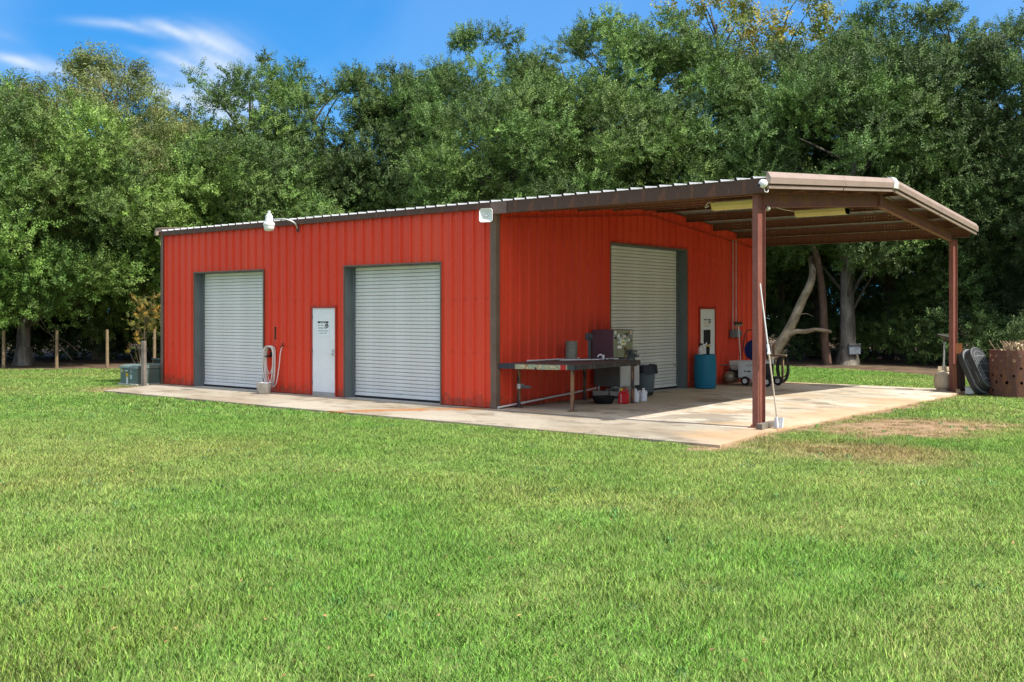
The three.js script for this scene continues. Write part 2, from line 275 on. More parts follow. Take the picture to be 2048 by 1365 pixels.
// pieces: [s0, s1, bottom, top(s)]; at(s, h, y) gives the point
function sheet(pieces, at, lift, rough = 0) {
  const pos = [], uv = [];
  for (const [s0, s1, y0, top] of pieces) {
    const st = ribStops(s0, s1);
    for (let i = 0; i + 1 < st.length; i++) {
      const a = st[i], b = st[i + 1], ya = top(a), yb = top(b), ha = ribAt(a) + lift, hb = ribAt(b) + lift;
      const P = at(a, ha, y0), Q = at(b, hb, y0), R = at(b, hb, yb), S = at(a, ha, ya);
      pos.push(...P, ...Q, ...R, ...P, ...R, ...S); uv.push(a, y0, b, y0, b, yb, a, y0, b, yb, a, ya);
    }
  }
  const g = new THREE.BufferGeometry(); g.setAttribute('position', new THREE.Float32BufferAttribute(pos, 3)); g.setAttribute('uv', new THREE.Float32BufferAttribute(uv, 2)); g.computeVertexNormals(); return g;
}
function wall(name, len, openings, at, top, material) {
  const g = part(name), SW = 3 * FT; let k = 0;
  for (let s = 0; s < len - 0.01; s += SW, k++) {
    const e = Math.min(len, s + SW), cuts = [s, e]; for (const [a, b] of openings) for (const c of [a, b]) if (c > s && c < e) cuts.push(c); cuts.sort((a, b) => a - b);
    const pieces = []; for (let i = 0; i + 1 < cuts.length; i++) { const m = (cuts[i] + cuts[i + 1]) / 2, o = openings.find(([a, b]) => m > a && m < b); pieces.push([cuts[i], cuts[i + 1], o ? o[2] : 0.015, top]); }
    obj('wall_panel', sheet(pieces, at, (k % 2) * 0.0025), material, g);
  }
  return g;
}
const D1 = [-10.50, -7.55, 3.02], D2 = [-4.54, -1.51, 3.02], MD = [-5.725, -4.825, 2.12], D3 = [4.13, 7.67, 3.585], MD2 = [8.34, 9.23, 2.11];
wall('front_wall', L, [D1, D2, MD].map(([a, b, h]) => [a + L, b + L, h]), (s, h, y) => [s - L, y, h], () => 4.10, M.redF);
wall('carport_wall', W, [D3, MD2], (s, h, y) => [h, y, -s], (s) => roofY(-s) - 0.05, M.redE);
wall('rear_wall', L, [], (s, h, y) => [s - L, y, -W - h], () => HB - 0.08, M.redF);
wall('left_wall', W, [], (s, h, y) => [-L - h, y, -s], (s) => roofY(-s) - 0.05, M.redF);
// gable flashing: the flat band of red above the purlins on the carport side
{ const q = (z) => roofY(z) - 0.34; obj('gable_flashing', [prism([[0, 0], [0.006, 0], [0.006, 0.03], [0, 0.03]], [0.044, q(-0.3), -0.3], [0.044, q(ZR), ZR], [1, 0, 0], [0, 1, 0]), prism([[0, 0], [0.006, 0], [0.006, 0.03], [0, 0.03]], [0.044, q(ZR), ZR], [0.044, q(-W), -W], [1, 0, 0], [0, 1, 0])], M.redTrim, B); }

// roof: ribbed sheets on both slopes
{
  const r = part('roof');
  for (const [z0, z1, y0, y1] of [[ZF, ZR, HE, RIDGE], [ZB, ZR, HB, RIDGE]]) {
    const len = Math.hypot(z1 - z0, y1 - y0), nz = -(y1 - y0) / len * Math.sign(z1 - z0), ny = Math.abs(z1 - z0) / len;
    for (let s = 0, k = 0; s < 18.08; s += 3 * FT, k++) {
      const e = Math.min(18.1, s + 3 * FT);
      obj('roof_panel', sheet([[s, e, 0, () => 1]], (u, h, t) => [u - 12.1, lerp(y0, y1, t) + h * ny, lerp(z0, z1, t) + h * nz], (k % 2) * 0.002), M.roof, r);
      if (z0 === ZF) for (let u = s; u < e - 0.2; u += FT) obj('rib_closure', prism([[0.1225, 0.001], [0.1823, 0.001], [0.1655, 0.04], [0.1393, 0.04]], [u - 12.1, HE, ZF - 0.012], [u - 12.1, HE, ZF - 0.04], [1, 0, 0], [0, 1, 0]), M.black, r);
    }
  }
  obj('ridge_cap', [bx(-12.12, XR, RIDGE + 0.046, RIDGE + 0.05, ZR - 0.15, ZR + 0.15)], M.ridge, r);
}
// trims
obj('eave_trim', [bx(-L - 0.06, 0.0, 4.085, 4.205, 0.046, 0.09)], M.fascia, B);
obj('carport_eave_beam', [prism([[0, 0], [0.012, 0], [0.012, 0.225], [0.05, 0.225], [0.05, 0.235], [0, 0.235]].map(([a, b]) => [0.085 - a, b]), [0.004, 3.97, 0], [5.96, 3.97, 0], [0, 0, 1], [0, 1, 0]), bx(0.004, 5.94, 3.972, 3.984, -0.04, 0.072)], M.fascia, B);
obj('eave_joint_cover', [bx(-0.06, 0.36, 3.965, 4.208, 0.091, 0.097)], gm([0.17, 0.11, 0.09], 0.4, 620, 0.5), B);
obj('rear_eave_beam', [bx(0.004, 5.94, HB - 0.26, HB - 0.012, ZB + 0.09, ZB + 0.10), bx(0.004, 5.94, HB - 0.26, HB - 0.25, ZB + 0.10, ZB + 0.18)], M.purlin, B);
obj('corner_trim', [bx(-L - 0.047, -L + 0.08, 0.01, 4.07, 0.045, 0.05), bx(-L - 0.053, -L - 0.047, 0.01, 4.07, -0.08, 0.04)], M.trim, B);
{ // corner trim by the carport, knocked in near its foot
  const mk = (ax) => { const g = new THREE.BoxGeometry(ax ? 0.006 : 0.15, 4.05, ax ? 0.11 : 0.006, 3, 60, 1); put(g, ax ? 0.052 : -0.03, 2.035, ax ? -0.006 : 0.050); const p = g.attributes.position;
    for (let i = 0; i < p.count; i++) { const y = p.getY(i), d = Math.exp(-Math.pow((y - 0.62) / 0.16, 2)) * 0.035 + Math.exp(-Math.pow((y - 0.3) / 0.12, 2)) * 0.05; const wv = vn(y * 9, p.getX(i) * 14, 88) - 0.5; p.setX(i, p.getX(i) + d * (0.6 + wv)); p.setZ(i, p.getZ(i) + d * 0.5 * (0.5 + wv)); }
    g.computeVertexNormals(); return metres(g); };
  obj('corner_trim', [mk(false), mk(true)], M.trim, B);
}
// gable trim of the carport: a sloping cap, a face and a lower lip, in four lengths with butt joints
{
  const prof = [[0, -0.125], [0.075, -0.125], [0.085, -0.02], [0.03, 0.075], [-0.06, 0.08], [-0.06, 0.07], [0, 0.06]], lip = [[0.0, -0.205], [0.04, -0.205], [0.045, -0.150], [0.0, -0.14]];
  const y = (z) => roofY(z) + 0.02, seg = (a, b) => { obj('gable_trim', prism(prof, [XR, y(a), a], [XR, y(b), b], [1, 0, 0], [0, 1, 0]), M.rake, B); obj('gable_lip', prism(lip, [XR, y(a - 0.02), a - 0.02], [XR, y(b + 0.02), b + 0.02], [1, 0, 0], [0, 1, 0]), M.rake, B); };
  seg(0.17, -3.05); seg(-3.057, -5.79); seg(-5.81, -8.8); seg(-8.807, -11.8);
  obj('ridge_patch', prism([[0, -0.14], [0.084, -0.14], [0.094, -0.012], [0.036, 0.09], [-0.06, 0.093], [-0.06, 0.083], [0, 0.06]], [XR + 0.001, y(ZR), ZR + 0.14], [XR + 0.001, y(ZR), ZR - 0.12], [1, 0, 0], [0, 1, 0]), M.ridge, B);
  obj('gable_trim', prism([[0, -0.125], [-0.075, -0.125], [-0.085, -0.02], [-0.03, 0.075], [0.06, 0.08], [0.06, 0.07], [0, 0.06]], [-12.1, y(0.15), 0.17], [-12.1, y(ZR), ZR], [1, 0, 0], [0, 1, 0]), M.rake, B);
}
// carport frame: two columns, two rafters with a splice, purlins with bolt holes
{
  for (const z of [-0.15, -10.95]) {
    const c = part('column'); const yb = z < -5 ? 3.80 : 3.96;
    obj('shaft', box(0.105, yb - 0.02, 0.17, 5.7125, 0.02 + (yb - 0.02) / 2, z + 0.015, 0, 0, 0, 0.004), M.post, c); obj('rear_flange', bx(5.645, 5.815, 0.02, yb, z - 0.082, z - 0.071), M.post, c);
    obj('base_plate', bx(5.60, 5.84, 0.001, 0.02, z - 0.15, z + 0.15), M.steel, c);
    for (const [a, b] of [[-0.06, 0.125], [0.06, 0.125], [-0.06, -0.125], [0.06, -0.125]]) obj('bolt', cyl(0.014, 0.014, 0.035, 5.72 + a, 0.036, z + b, 0, 0, 0, 6), M.steel, c);
  }
  const q = iBeam(0.11, 0.24, 0.009), yr = (z) => roofY(z) - 0.36;
  obj('rafter', prism(q, [5.72, yr(-0.26), -0.26], [5.72, yr(-5.74), -5.74], [1, 0, 0], [0, 1, 0]), M.steel, B);
  obj('rafter', prism(q, [5.72, yr(-5.86), -5.86], [5.72, yr(-10.84), -10.84], [1, 0, 0], [0, 1, 0]), M.steel, B);
  obj('splice_plate', bx(5.65, 5.79, yr(ZR) - 0.15, yr(ZR) + 0.14, -5.858, -5.742), M.purlin, B);
  obj('knee_angle', [bx(5.66, 5.78, yr(-0.26) - 0.14, yr(-0.26) - 0.125, -0.34, -0.06)], M.steel, B);
  const hex = (cx, cy, r) => [0, 1, 2, 3, 4, 5].map((k) => [cx + r * Math.cos(k * Math.PI / 3), cy + r * Math.sin(k * Math.PI / 3)]);
  const holes = []; for (const x0 of [0.55, 1.05, 4.15, 4.75]) for (let k = 0; k < 4; k++) for (const y of [0.062, 0.142]) if (!(x0 === 1.05 && k > 1)) holes.push(hex(x0 + k * 0.085, y, 0.011));
  const web = shapeExtrude([[0, 0], [5.98, 0], [5.98, 0.2], [0, 0.2]], 0.004, holes);
  for (const z of [-1.4, -2.8, -4.2, -5.55, -6.15, -7.62, -9.06, -10.45]) {
    const p = part('purlin'), y = roofY(z) - 0.212, s = z > ZR ? 1 : -1;
    p.position.set(0.045, y, z); obj('web', web, M.purlin, p); obj('flange', bx(0, 5.93, 0, 0.004, s > 0 ? -0.065 : 0.005, s > 0 ? -0.001 : 0.068), M.purlin, p); obj('flange', bx(0, 5.93, 0.196, 0.2, s > 0 ? 0.005 : -0.065, s > 0 ? 0.068 : -0.001), M.purlin, p);
  }
}
// roll-up doors: a curtain of slats between steel jambs
function rollDoor(w, h, material = M.slat) {   // local: x along the door, z out of the wall, curtain set back
  const g = part('roll_up_door'), n = Math.round((h - 0.1) / 0.082), pitch = (h - 0.06) / n, dz = -0.25;
  const sp = [[0, 0], [0.004, 0.012], [0.012, 0.017], [0.0645, 0.017], [0.0725, 0.012], [0.0755, 0], [0.0755, -0.02], [0, -0.02]].map(([y, z]) => [z, y * pitch / 0.082]);
  const sg = prism(sp, [0.075, 0, 0], [w - 0.075, 0, 0], [0, 0, 1], [0, 1, 0]);
  for (let i = 0; i < n; i++) { const m = obj('slat', sg, material, g); m.position.set(0, 0.055 + i * pitch, dz); m.rotation.x = (hash2(i, 3, w * 100 | 0) - 0.5) * 0.03; }
  obj('bottom_bar', bx(0.076, w - 0.076, 0.056, 0.10, dz + 0.018, dz + 0.03), M.slat, g); obj('lift_handle', [rod([w / 2 - 0.09, 0.15, dz + 0.05], [w / 2 + 0.09, 0.15, dz + 0.05], 0.008), rod([w / 2 - 0.09, 0.15, dz + 0.015], [w / 2 - 0.09, 0.15, dz + 0.05], 0.008), rod([w / 2 + 0.09, 0.15, dz + 0.015], [w / 2 + 0.09, 0.15, dz + 0.05], 0.008)], M.galv, g); obj('slide_lock', [box(0.12, 0.05, 0.02, w - 0.18, 0.62, dz + 0.03), rod([w - 0.14, 0.62, dz + 0.045], [w - 0.07, 0.62, dz + 0.045], 0.008)], M.galv, g);
  obj('bottom_seal', bx(0.07, w - 0.07, 0.006, 0.055, dz - 0.015, dz + 0.03), M.rubber, g);
  for (const [a, b] of [[0.006, 0.012], [w - 0.012, w - 0.006]]) obj('jamb', bx(a, b, 0.005, h - 0.008, -0.33, 0.028), M.jamb, g);
  for (const a of [0.012, w - 0.078]) obj('guide', bx(a, a + 0.066, 0.005, h - 0.012, dz + 0.035, dz + 0.06), M.jamb, g);
  obj('header', bx(0.012, w - 0.012, h - 0.012, h - 0.006, -0.33, 0.028), M.jamb, g);
  for (const [a, b] of [[-0.03, 0.004], [w - 0.004, w + 0.03]]) obj('jamb_trim', bx(a, b, 0.02, h, 0.03, 0.05), M.trim, g);
  obj('header_trim', bx(-0.03, w + 0.03, h, h + 0.035, 0.03, 0.055), M.trim, g);
  obj('sill', bx(0.012, w - 0.012, -0.01, 0.004, -0.33, 0.1), M.concrete, g);
  return g;
}
{ const a = rollDoor(D1[1] - D1[0], D1[2]); a.position.x = D1[0]; const b = rollDoor(D2[1] - D2[0], D2[2]); b.position.x = D2[0]; const c = rollDoor(D3[1] - D3[0], D3[2]); c.rotation.y = Math.PI / 2; c.position.z = -D3[0]; c.position.x = 0.0; }
// personnel doors
const signTex = (red) => canvasTex(256, 300, (c) => {
  c.fillStyle = '#dfe5e4'; c.fillRect(0, 0, 256, 300); c.fillStyle = '#0c0d0d'; c.fillRect(18, 22, 220, 36); c.fillStyle = '#e8eceb'; c.font = 'bold 27px sans-serif'; c.textAlign = 'center'; c.fillText('PROPERTY', 128, 50);
  c.textAlign = 'left'; c.fillStyle = red ? '#b5371f' : '#555d60'; c.font = 'bold 40px sans-serif'; c.fillText('24 HR', 22, 112); c.fillText('VIDEO', 22, 162); c.font = 'bold 31px sans-serif'; c.fillText('SURVEILLANCE', 18, 212, 222);
  c.fillStyle = '#2b3335'; c.font = 'bold 24px sans-serif'; c.fillText('& MONITORED', 40, 252);
  c.fillStyle = '#0b0c0c'; c.save(); c.translate(198, 116); c.rotate(-0.2); c.beginPath(); c.ellipse(8, -8, 36, 40, 0, 0, 7); c.fill(); c.beginPath(); c.ellipse(-20, 10, 22, 32, 0, 0, 7); c.fill(); c.fillStyle = '#dfe5e4'; c.beginPath(); c.ellipse(-20, 10, 10, 18, 0, 0, 7); c.fill(); c.beginPath(); c.ellipse(10, -4, 7, 26, -0.15, 0, 7); c.fill(); c.restore();
});
function manDoor(w, h, hingeLeft, red) {
  const g = part('door'), fw = 0.045;
  obj('leaf', box(w - 2 * fw, h - fw - 0.09, 0.045, w / 2, 0.09 + (h - fw - 0.09) / 2, -0.005, 0, 0, 0, 0.004), M.door, g);
  for (const a of [0, w - fw]) obj('frame', bx(a + 0.003, a + fw - 0.004, 0.01, h, -0.05, 0.035), M.redTrim, g);
  obj('frame', bx(0.002, w - 0.002, h - fw + 0.004, h + 0.012, -0.05, 0.045), M.redTrim, g); obj('threshold', bx(fw, w - fw, 0.004, 0.085, -0.05, 0.02), M.concrete, g);
  for (const y of [0.3, 1.05, 1.86]) obj('hinge', cyl(0.011, 0.011, 0.11, hingeLeft ? fw : w - fw, y, 0.028, 0, 0, 0, 8), M.hinge, g);
  const hx = hingeLeft ? w - fw - 0.07 : fw + 0.07, s = hingeLeft ? -1 : 1;
  obj('lock_plate', box(0.055, 0.17, 0.012, hx, 1.03, 0.026, 0, 0, 0, 0.004), M.chrome, g); obj('handle', [cyl(0.014, 0.014, 0.05, hx, 1.0, 0.05, Math.PI / 2), rod([hx, 1.0, 0.072], [hx + s * 0.13, 1.0, 0.072], 0.011)], M.chrome, g); obj('deadbolt', cyl(0.024, 0.026, 0.025, hx, 1.085, 0.036, Math.PI / 2), M.chrome, g);
  const sg = obj('notice_sign', put(new THREE.BoxGeometry(0.44, red ? 0.28 : 0.38, 0.003), w / 2 - 0.02, red ? 1.68 : 1.6, 0.0205), mat(white, 0.5, { map: signTex(red) }), g);
  if (red) { const r = rng(77), pts = []; const N = 44; for (let i = 0; i < N; i++) { const t = i / N * 4, e = Math.floor(t), f = t - e, j = () => (r() - 0.5) * 0.022; pts.push(e === 0 ? [-0.19 + 0.38 * f + j(), -0.19 + j()] : e === 1 ? [0.19 + j() * 0.5, -0.19 + 0.38 * f] : e === 2 ? [0.19 - 0.38 * f, 0.19 + j()] : [-0.19 + j() * 0.5, 0.19 - 0.38 * f]); } pts[5][1] += 0.05; pts[4][1] += 0.045;
    obj('torn_black_poster', metres(put(shapeExtrude(pts, 0.003), w / 2 - 0.03, 1.32, 0.019)), M.blackMatte, g); }
  return g;
}
{ const a = manDoor(MD[1] - MD[0], MD[2], true, false); a.position.set(MD[0], 0, 0.012); const b = manDoor(MD2[1] - MD2[0], MD2[2], false, true); b.rotation.y = Math.PI / 2; b.position.set(0.012, 0, -MD2[0]); }

// ------------------------------------------------------------------ things on the building
{ // yard light on a curved arm
  const t = thing('yard_light', 'white barn-style yard light on a curved arm above the left roll-up door', 'lamp', [-6.62, 4.0, 0]);
  obj('arm', tube([[0.42, 0.0, 0.05], [0.41, 0.12, 0.14], [0.3, 0.2, 0.3], [0.12, 0.2, 0.46], [0.0, 0.19, 0.54]], 0.02), M.galv, t); obj('bracket', box(0.07, 0.14, 0.02, 0.42, -0.02, 0.055), M.hinge, t);
  obj('housing', lathe([[0, 0.34], [0.055, 0.34], [0.06, 0.33], [0.06, 0.3], [0.082, 0.295], [0.088, 0.28], [0.092, 0.16], [0.13, 0.11], [0.138, 0.1], [0.138, 0.06], [0.13, 0.055]], -0.02, 0, 0.56), M.white, t);
  obj('lens', lathe([[0.13, 0.055], [0.12, -0.01], [0.1, -0.075], [0.0, -0.08]], -0.02, 0, 0.56), mat([0.78, 0.79, 0.76], 0.35), t); obj('photocell', cyl(0.034, 0.034, 0.05, -0.02, 0.385, 0.56), M.white, t);
}
{ // horn loudspeaker
  const t = thing('horn_speaker', 'white square horn loudspeaker high on the wall corner by the carport', 'loudspeaker', [-0.13, 3.93, 0.04]);
  const R = (w, h, r) => { const s = new THREE.Shape(); s.moveTo(-w / 2 + r, -h / 2); s.lineTo(w / 2 - r, -h / 2); s.quadraticCurveTo(w / 2, -h / 2, w / 2, -h / 2 + r); s.lineTo(w / 2, h / 2 - r); s.quadraticCurveTo(w / 2, h / 2, w / 2 - r, h / 2); s.lineTo(-w / 2 + r, h / 2); s.quadraticCurveTo(-w / 2, h / 2, -w / 2, h / 2 - r); s.lineTo(-w / 2, -h / 2 + r); s.quadraticCurveTo(-w / 2, -h / 2, -w / 2 + r, -h / 2); return s; };
  const ringN = 36, prof = [[1, 0.22], [0.97, 0.235], [0.92, 0.226], [0.6, 0.20], [0.3, 0.18], [0.1, 0.17]], pos = [], pt = (k, s, z) => { const p = R(0.29, 0.28, 0.06).getSpacedPoints(ringN)[k % ringN]; return [p.x * s, p.y * s, z]; };
  const skin = (P) => { const o = []; for (let i = 0; i + 1 < P.length; i++) for (let k = 0; k < ringN; k++) { const a = pt(k, ...P[i]), b = pt(k + 1, ...P[i]), c = pt(k + 1, ...P[i + 1]), d = pt(k, ...P[i + 1]); o.push(...a, ...b, ...c, ...a, ...c, ...d); } const g = new THREE.BufferGeometry(); g.setAttribute('position', new THREE.Float32BufferAttribute(o, 3)); g.computeVertexNormals(); return metres(g); };
  obj('horn', skin(prof), M.white, t); obj('horn_shell', skin([[1, 0.22], [0.95, 0.2], [0.6, 0.12], [0.34, 0.05]]), M.white, t); obj('driver', cyl(0.05, 0.05, 0.09, 0, 0, 0.045, Math.PI / 2), M.white, t); obj('center_plug', ball(0.03, 0, 0, 0.185), M.white, t);
  t.rotation.y = 0.35;
}
{ const t = thing('dome_camera', 'white ball security camera at the front end of the carport roof', 'camera', [5.99, 4.10, 0.16]);
  obj('camera_body', ball(0.075, 0, 0, 0.06), M.whitePlastic, t); obj('lens', cyl(0.022, 0.022, 0.02, -0.04, -0.03, 0.118, Math.PI / 2, -0.4), M.black, t); obj('mount', cyl(0.05, 0.055, 0.05, 0, 0.01, -0.01, Math.PI / 2), M.whitePlastic, t); obj('cable', tube([[0.01, -0.07, 0.04], [0.015, -0.13, 0.02], [0.05, -0.14, 0.0], [0.05, -0.1, -0.03]], 0.007), M.whitePlastic, t); }
{ const t = thing('camera', 'small grey security camera on the inner side of the front carport column', 'camera', [5.80, 3.74, -0.35]);
  obj('camera_body', ball(0.045, 0, 0, 0), mat([0.5, 0.48, 0.4], 0.5), t); obj('mount', cyl(0.03, 0.03, 0.06, -0.03, 0.03, 0.02, 0, 0, 0.8), M.hinge, t); }
{ // fluorescent fixtures under the purlins
  const fx = (x, z, len, y, label) => { const t = thing('strip_light', label, 'lamp', [x, y, z], 0, 'strip lights under the carport roof');
    obj('reflector', prism([[-0.15, 0.07], [-0.14, 0.0], [-0.09, -0.065], [0.09, -0.065], [0.14, 0.0], [0.15, 0.07]], [0, 0, 0], [len, 0, 0], [0, 0, 1], [0, 1, 0]), gm([0.72, 0.63, 0.28], 0.15, 640, 0.5), t);
    for (const s of [-0.06, 0.06]) obj('mounting_rail', cyl(0.012, 0.012, len - 0.06, len / 2, 0.085, s, 0, 0, Math.PI / 2, 10), mat([0.8, 0.78, 0.68], 0.35), t);
    for (const a of [0.004, len - 0.004]) obj('end_cap', prism([[-0.155, 0.075], [-0.145, 0.0], [-0.093, -0.07], [0.093, -0.07], [0.145, 0.0], [0.155, 0.075]], [a - 0.004, 0, 0], [a + 0.004, 0, 0], [0, 0, 1], [0, 1, 0]), gm([0.66, 0.57, 0.25], 0.2, 641, 0.6), t); return t; };
  const a = fx(3.5, -2.72, 1.3, roofY(-2.72) - 0.34, 'pale strip light nearer the front edge of the carport roof');
  obj('cord', tube([[0.0, 0.06, 0], [-0.1, 0.1, 0.03], [-0.2, 0.0, 0.02], [-0.12, 0.03, 0.0]], 0.01), M.pvc, a);
  const b = fx(3.5, -6.7, 1.2, roofY(-6.7) - 0.36, 'pale strip light beyond the ridge of the carport roof'); obj('cord', tube([[0, 0.06, 0], [-0.15, 0.1, 0.6], [-0.25, 0.24, 1.4]], 0.009), M.pvc, b);
}
{ // conduits and switch box on the carport wall
  const t = thing('electrical_box', 'grey electrical box with two conduits rising up the red carport wall', 'electrical box', [0.03, 0, -10.2]);
  obj('enclosure', box(0.12, 0.2, 0.22, 0.07, 1.38, 0.08), gm([0.16, 0.17, 0.17], 0.3, 642, 0.5), t); obj('enclosure', box(0.13, 0.22, 0.16, 0.075, 1.39, -0.12), gm([0.32, 0.33, 0.33], 0.3, 643, 0.5), t); obj('outlet', cyl(0.07, 0.07, 0.1, 0.08, 1.39, -0.27, 0, 0, Math.PI / 2), M.jamb, t);
  for (const z of [0.06, -0.13]) obj('conduit', rod([0.05, 1.48, z], [0.05, 4.0, z], 0.014), M.galv, t); obj('cable', tube([[0.1, 1.34, -0.26], [0.11, 1.0, -0.25], [0.12, 0.75, -0.2]], 0.009), M.cable, t);
}
{ // hose on its hanger
  const t = thing('hose_hanger', 'black wall hanger on the red front wall holding the white hose', 'hose hanger', [-7.25, 0, 0.03]);
  obj('saddle', metres(put(new THREE.CylinderGeometry(0.13, 0.13, 0.12, 20, 1, true, -Math.PI / 2, Math.PI), 0, 1.0, 0.07, Math.PI / 2, 0, 0)), M.black, t); obj('back_plate', box(0.24, 0.1, 0.01, 0, 1.08, 0.006), M.black, t);
  const h = thing('garden_hose', 'white garden hose coiled on the wall hanger between door and shop door', 'hose', [-7.25, 0, 0.1]);
  const r = rng(9); for (let k = 0; k < 8; k++) { const w = 0.14 + r() * 0.05, bot = k === 0 ? 0.46 : 0.06 + r() * 0.2, dx = (r() - 0.5) * 0.07 + (k ? 0.05 : -0.03), z = -0.03 + k * 0.017; const pts = []; for (let i = 0; i <= 22; i++) { const a = i / 22 * Math.PI * 2, y = Math.cos(a), x = Math.sin(a); pts.push([dx + x * w * (y < 0 ? 1 + 0.25 * -y * (k ? 1.6 : 0.6) : 1), 1.02 + (y > 0 ? y * 0.125 : y * (1.02 - bot)), z + 0.01 * Math.sin(a * 3 + k)]); } obj('coil', tube(pts, 0.0115, 60), M.pvc, h); }
  obj('supply_end', tube([[0.13, 0.12, 0.03], [0.3, 0.2, 0.03], [0.42, 0.6, 0.02], [0.46, 1.0, 0.0], [0.5, 1.16, -0.02]], 0.0125, 40), M.pvc, h);
  const f = thing('wall_faucet', 'dark hose faucet on the red front wall', 'faucet', [-6.73, 1.17, 0.03]); obj('spout', [rod([0, 0, 0], [0, 0, 0.08], 0.016), rod([0, 0, 0.07], [-0.02, -0.05, 0.09], 0.014)], M.hinge, f); obj('wheel', tor(0.03, 0.007, 0, 0.045, 0.05, Math.PI / 2), M.hinge, f);
  const q = thing('pipe_stub', 'short dark pipe fixed to the wall above the white hose', 'pipe', [-7.06, 1.3, 0.05]); obj('pipe', rod([0, 0, 0], [0, 0.3, 0], 0.02), M.hinge, q); obj('cap', cyl(0.026, 0.026, 0.03, 0, 0.3, 0), M.hinge, q);
}
{ const t = thing('metal_bucket', 'small galvanised tub standing on the apron below the white hose', 'bucket', [-6.95, 0, 0.47]); t.scale.setScalar(1.0);
  obj('tub', lathe([[0, 0.012], [0.155, 0.012], [0.19, 0.26], [0.198, 0.262], [0.198, 0.27], [0.186, 0.268], [0.15, 0.004], [0, 0.0]]), M.galv, t); obj('rim', tor(0.196, 0.008, 0, 0.268, 0, Math.PI / 2), M.galv, t); }

// ------------------------------------------------------------------ the carport: bench and what stands round it
const steelTop = rust(650, [0.085, 0.07, 0.065], [0.14, 0.09, 0.065], 0.4, 0.6);
{
  const t = thing('workbench', 'heavy steel workbench with a paint-splashed edge against the red carport wall', 'workbench', [0, 0, 0]);
  const quad = [[0.06, -0.02], [1.66, -0.45], [1.47, -3.12], [0.06, -3.05]], in_ = 0.0;
  obj('table_top', metres(put(shapeExtrude(quad.map(([x, z]) => [x, -z]), 0.012), 0, 0.92, 0, -Math.PI / 2)), steelTop, t);
  const edge = (a, b, m) => { const A = V(a[0], 0, a[1]), Bv = V(b[0], 0, b[1]), l = A.distanceTo(Bv), an = Math.atan2(-(b[1] - a[1]), b[0] - a[0]); const g = obj('edge_rail', box(l, 0.095, 0.05, 0, 0, 0, 0, 0, 0, 0.004), m, t); g.position.set((a[0] + b[0]) / 2, 0.871, (a[1] + b[1]) / 2); g.rotation.y = an; return g; };
  const splash = mat(white, 0.6, { map: tex(512, 64, 1.66, 0.1, (x, y) => { const n = fbm(x * 14, y * 16, 651, 4), k = fbm(x * 6 + 9, y * 3, 652, 3), u = x; let c = n < 0.42 ? [0.40, 0.36, 0.18] : n < 0.55 ? [0.28, 0.36, 0.27] : n < 0.63 ? [0.30, 0.17, 0.06] : [0.48, 0.44, 0.28]; if (k > 0.6) c = [0.04, 0.04, 0.05]; if (u > 1.36 && u < 1.48) c = [0.42, 0.03, 0.03]; if (u > 1.5) c = [0.05, 0.06, 0.055]; return c; }) });
  const dark = rust(653, [0.035, 0.035, 0.037], [0.09, 0.07, 0.06], 0.35, 0.55);
  { const e = edge(quad[0], quad[1], splash); const g = e.geometry, uv = g.attributes.uv; for (let i = 0; i < uv.count; i++) { uv.setX(i, g.attributes.position.getX(i) + 0.83); uv.setY(i, g.attributes.position.getY(i) + 0.05); } }
  edge(quad[1], quad[2], dark); edge(quad[2], quad[3], dark); edge(quad[3], quad[0], dark);
  const leg = rust(654, [0.06, 0.05, 0.05], [0.25, 0.14, 0.07], 0.5, 0.7); for (const [x, z] of [[0.16, -0.55], [1.56, -0.50], [1.40, -2.95], [0.16, -2.9]]) { const g = obj('leg', [rod([x, 0.012, z], [x, 0.83, z], 0.038, 0.038, 14)], leg, t); obj('foot_plate', bx(x - 0.07, x + 0.07, 0.001, 0.013, z - 0.07, z + 0.07), leg, t); }
}
{ const t = thing('pipe_clamp', 'grey pipe clamp gripping the bench leg nearest the building corner', 'clamp', [0.16, 0.44, -0.55]); obj('body', [cyl(0.055, 0.055, 0.1, 0, 0, 0, 0, 0, 0, 14), box(0.05, 0.05, 0.12, 0.02, 0.02, -0.06)], M.galv, t); obj('arm', [box(0.2, 0.06, 0.05, 0.13, -0.01, -0.05), rod([0.2, -0.01, -0.05], [0.3, -0.01, -0.05], 0.012)], M.jamb, t); }
{ const t = thing('ribbed_drum', 'grey-green ribbed steel drum standing on the workbench', 'drum', [0.36, 0.933, -2.12]); const p = [[0, 0], [0.125, 0]]; for (let i = 0; i <= 5; i++) { const y = 0.01 + i * 0.066; p.push([0.135, y], [0.135, y + 0.012], [0.124, y + 0.018], [0.127, y + 0.035], [0.124, y + 0.058]); } p.push([0.135, 0.4], [0.135, 0.41], [0.125, 0.412], [0.12, 0.4], [0, 0.4]); obj('shell', lathe(p, 0, 0, 0, 0, 0, 0, 32), gm([0.235, 0.235, 0.18], 0.45, 655, 0.5), t); obj('rim', tor(0.133, 0.008, 0, 0.405, 0, Math.PI / 2), gm([0.3, 0.3, 0.25], 0.4, 656, 0.5), t); }
{ const t = thing('plastic_pipe', 'white plastic pipe lying along the back of the workbench', 'pipe', [0.1, 0.948, -0.9]); obj('pipe', rod([0, 0.0, 0], [0.03, 0.0, -1.85], 0.016), M.pvc, t); obj('coupling', rod([0.02, 0, -1.0], [0.022, 0, -1.1], 0.02), M.pvc, t); }
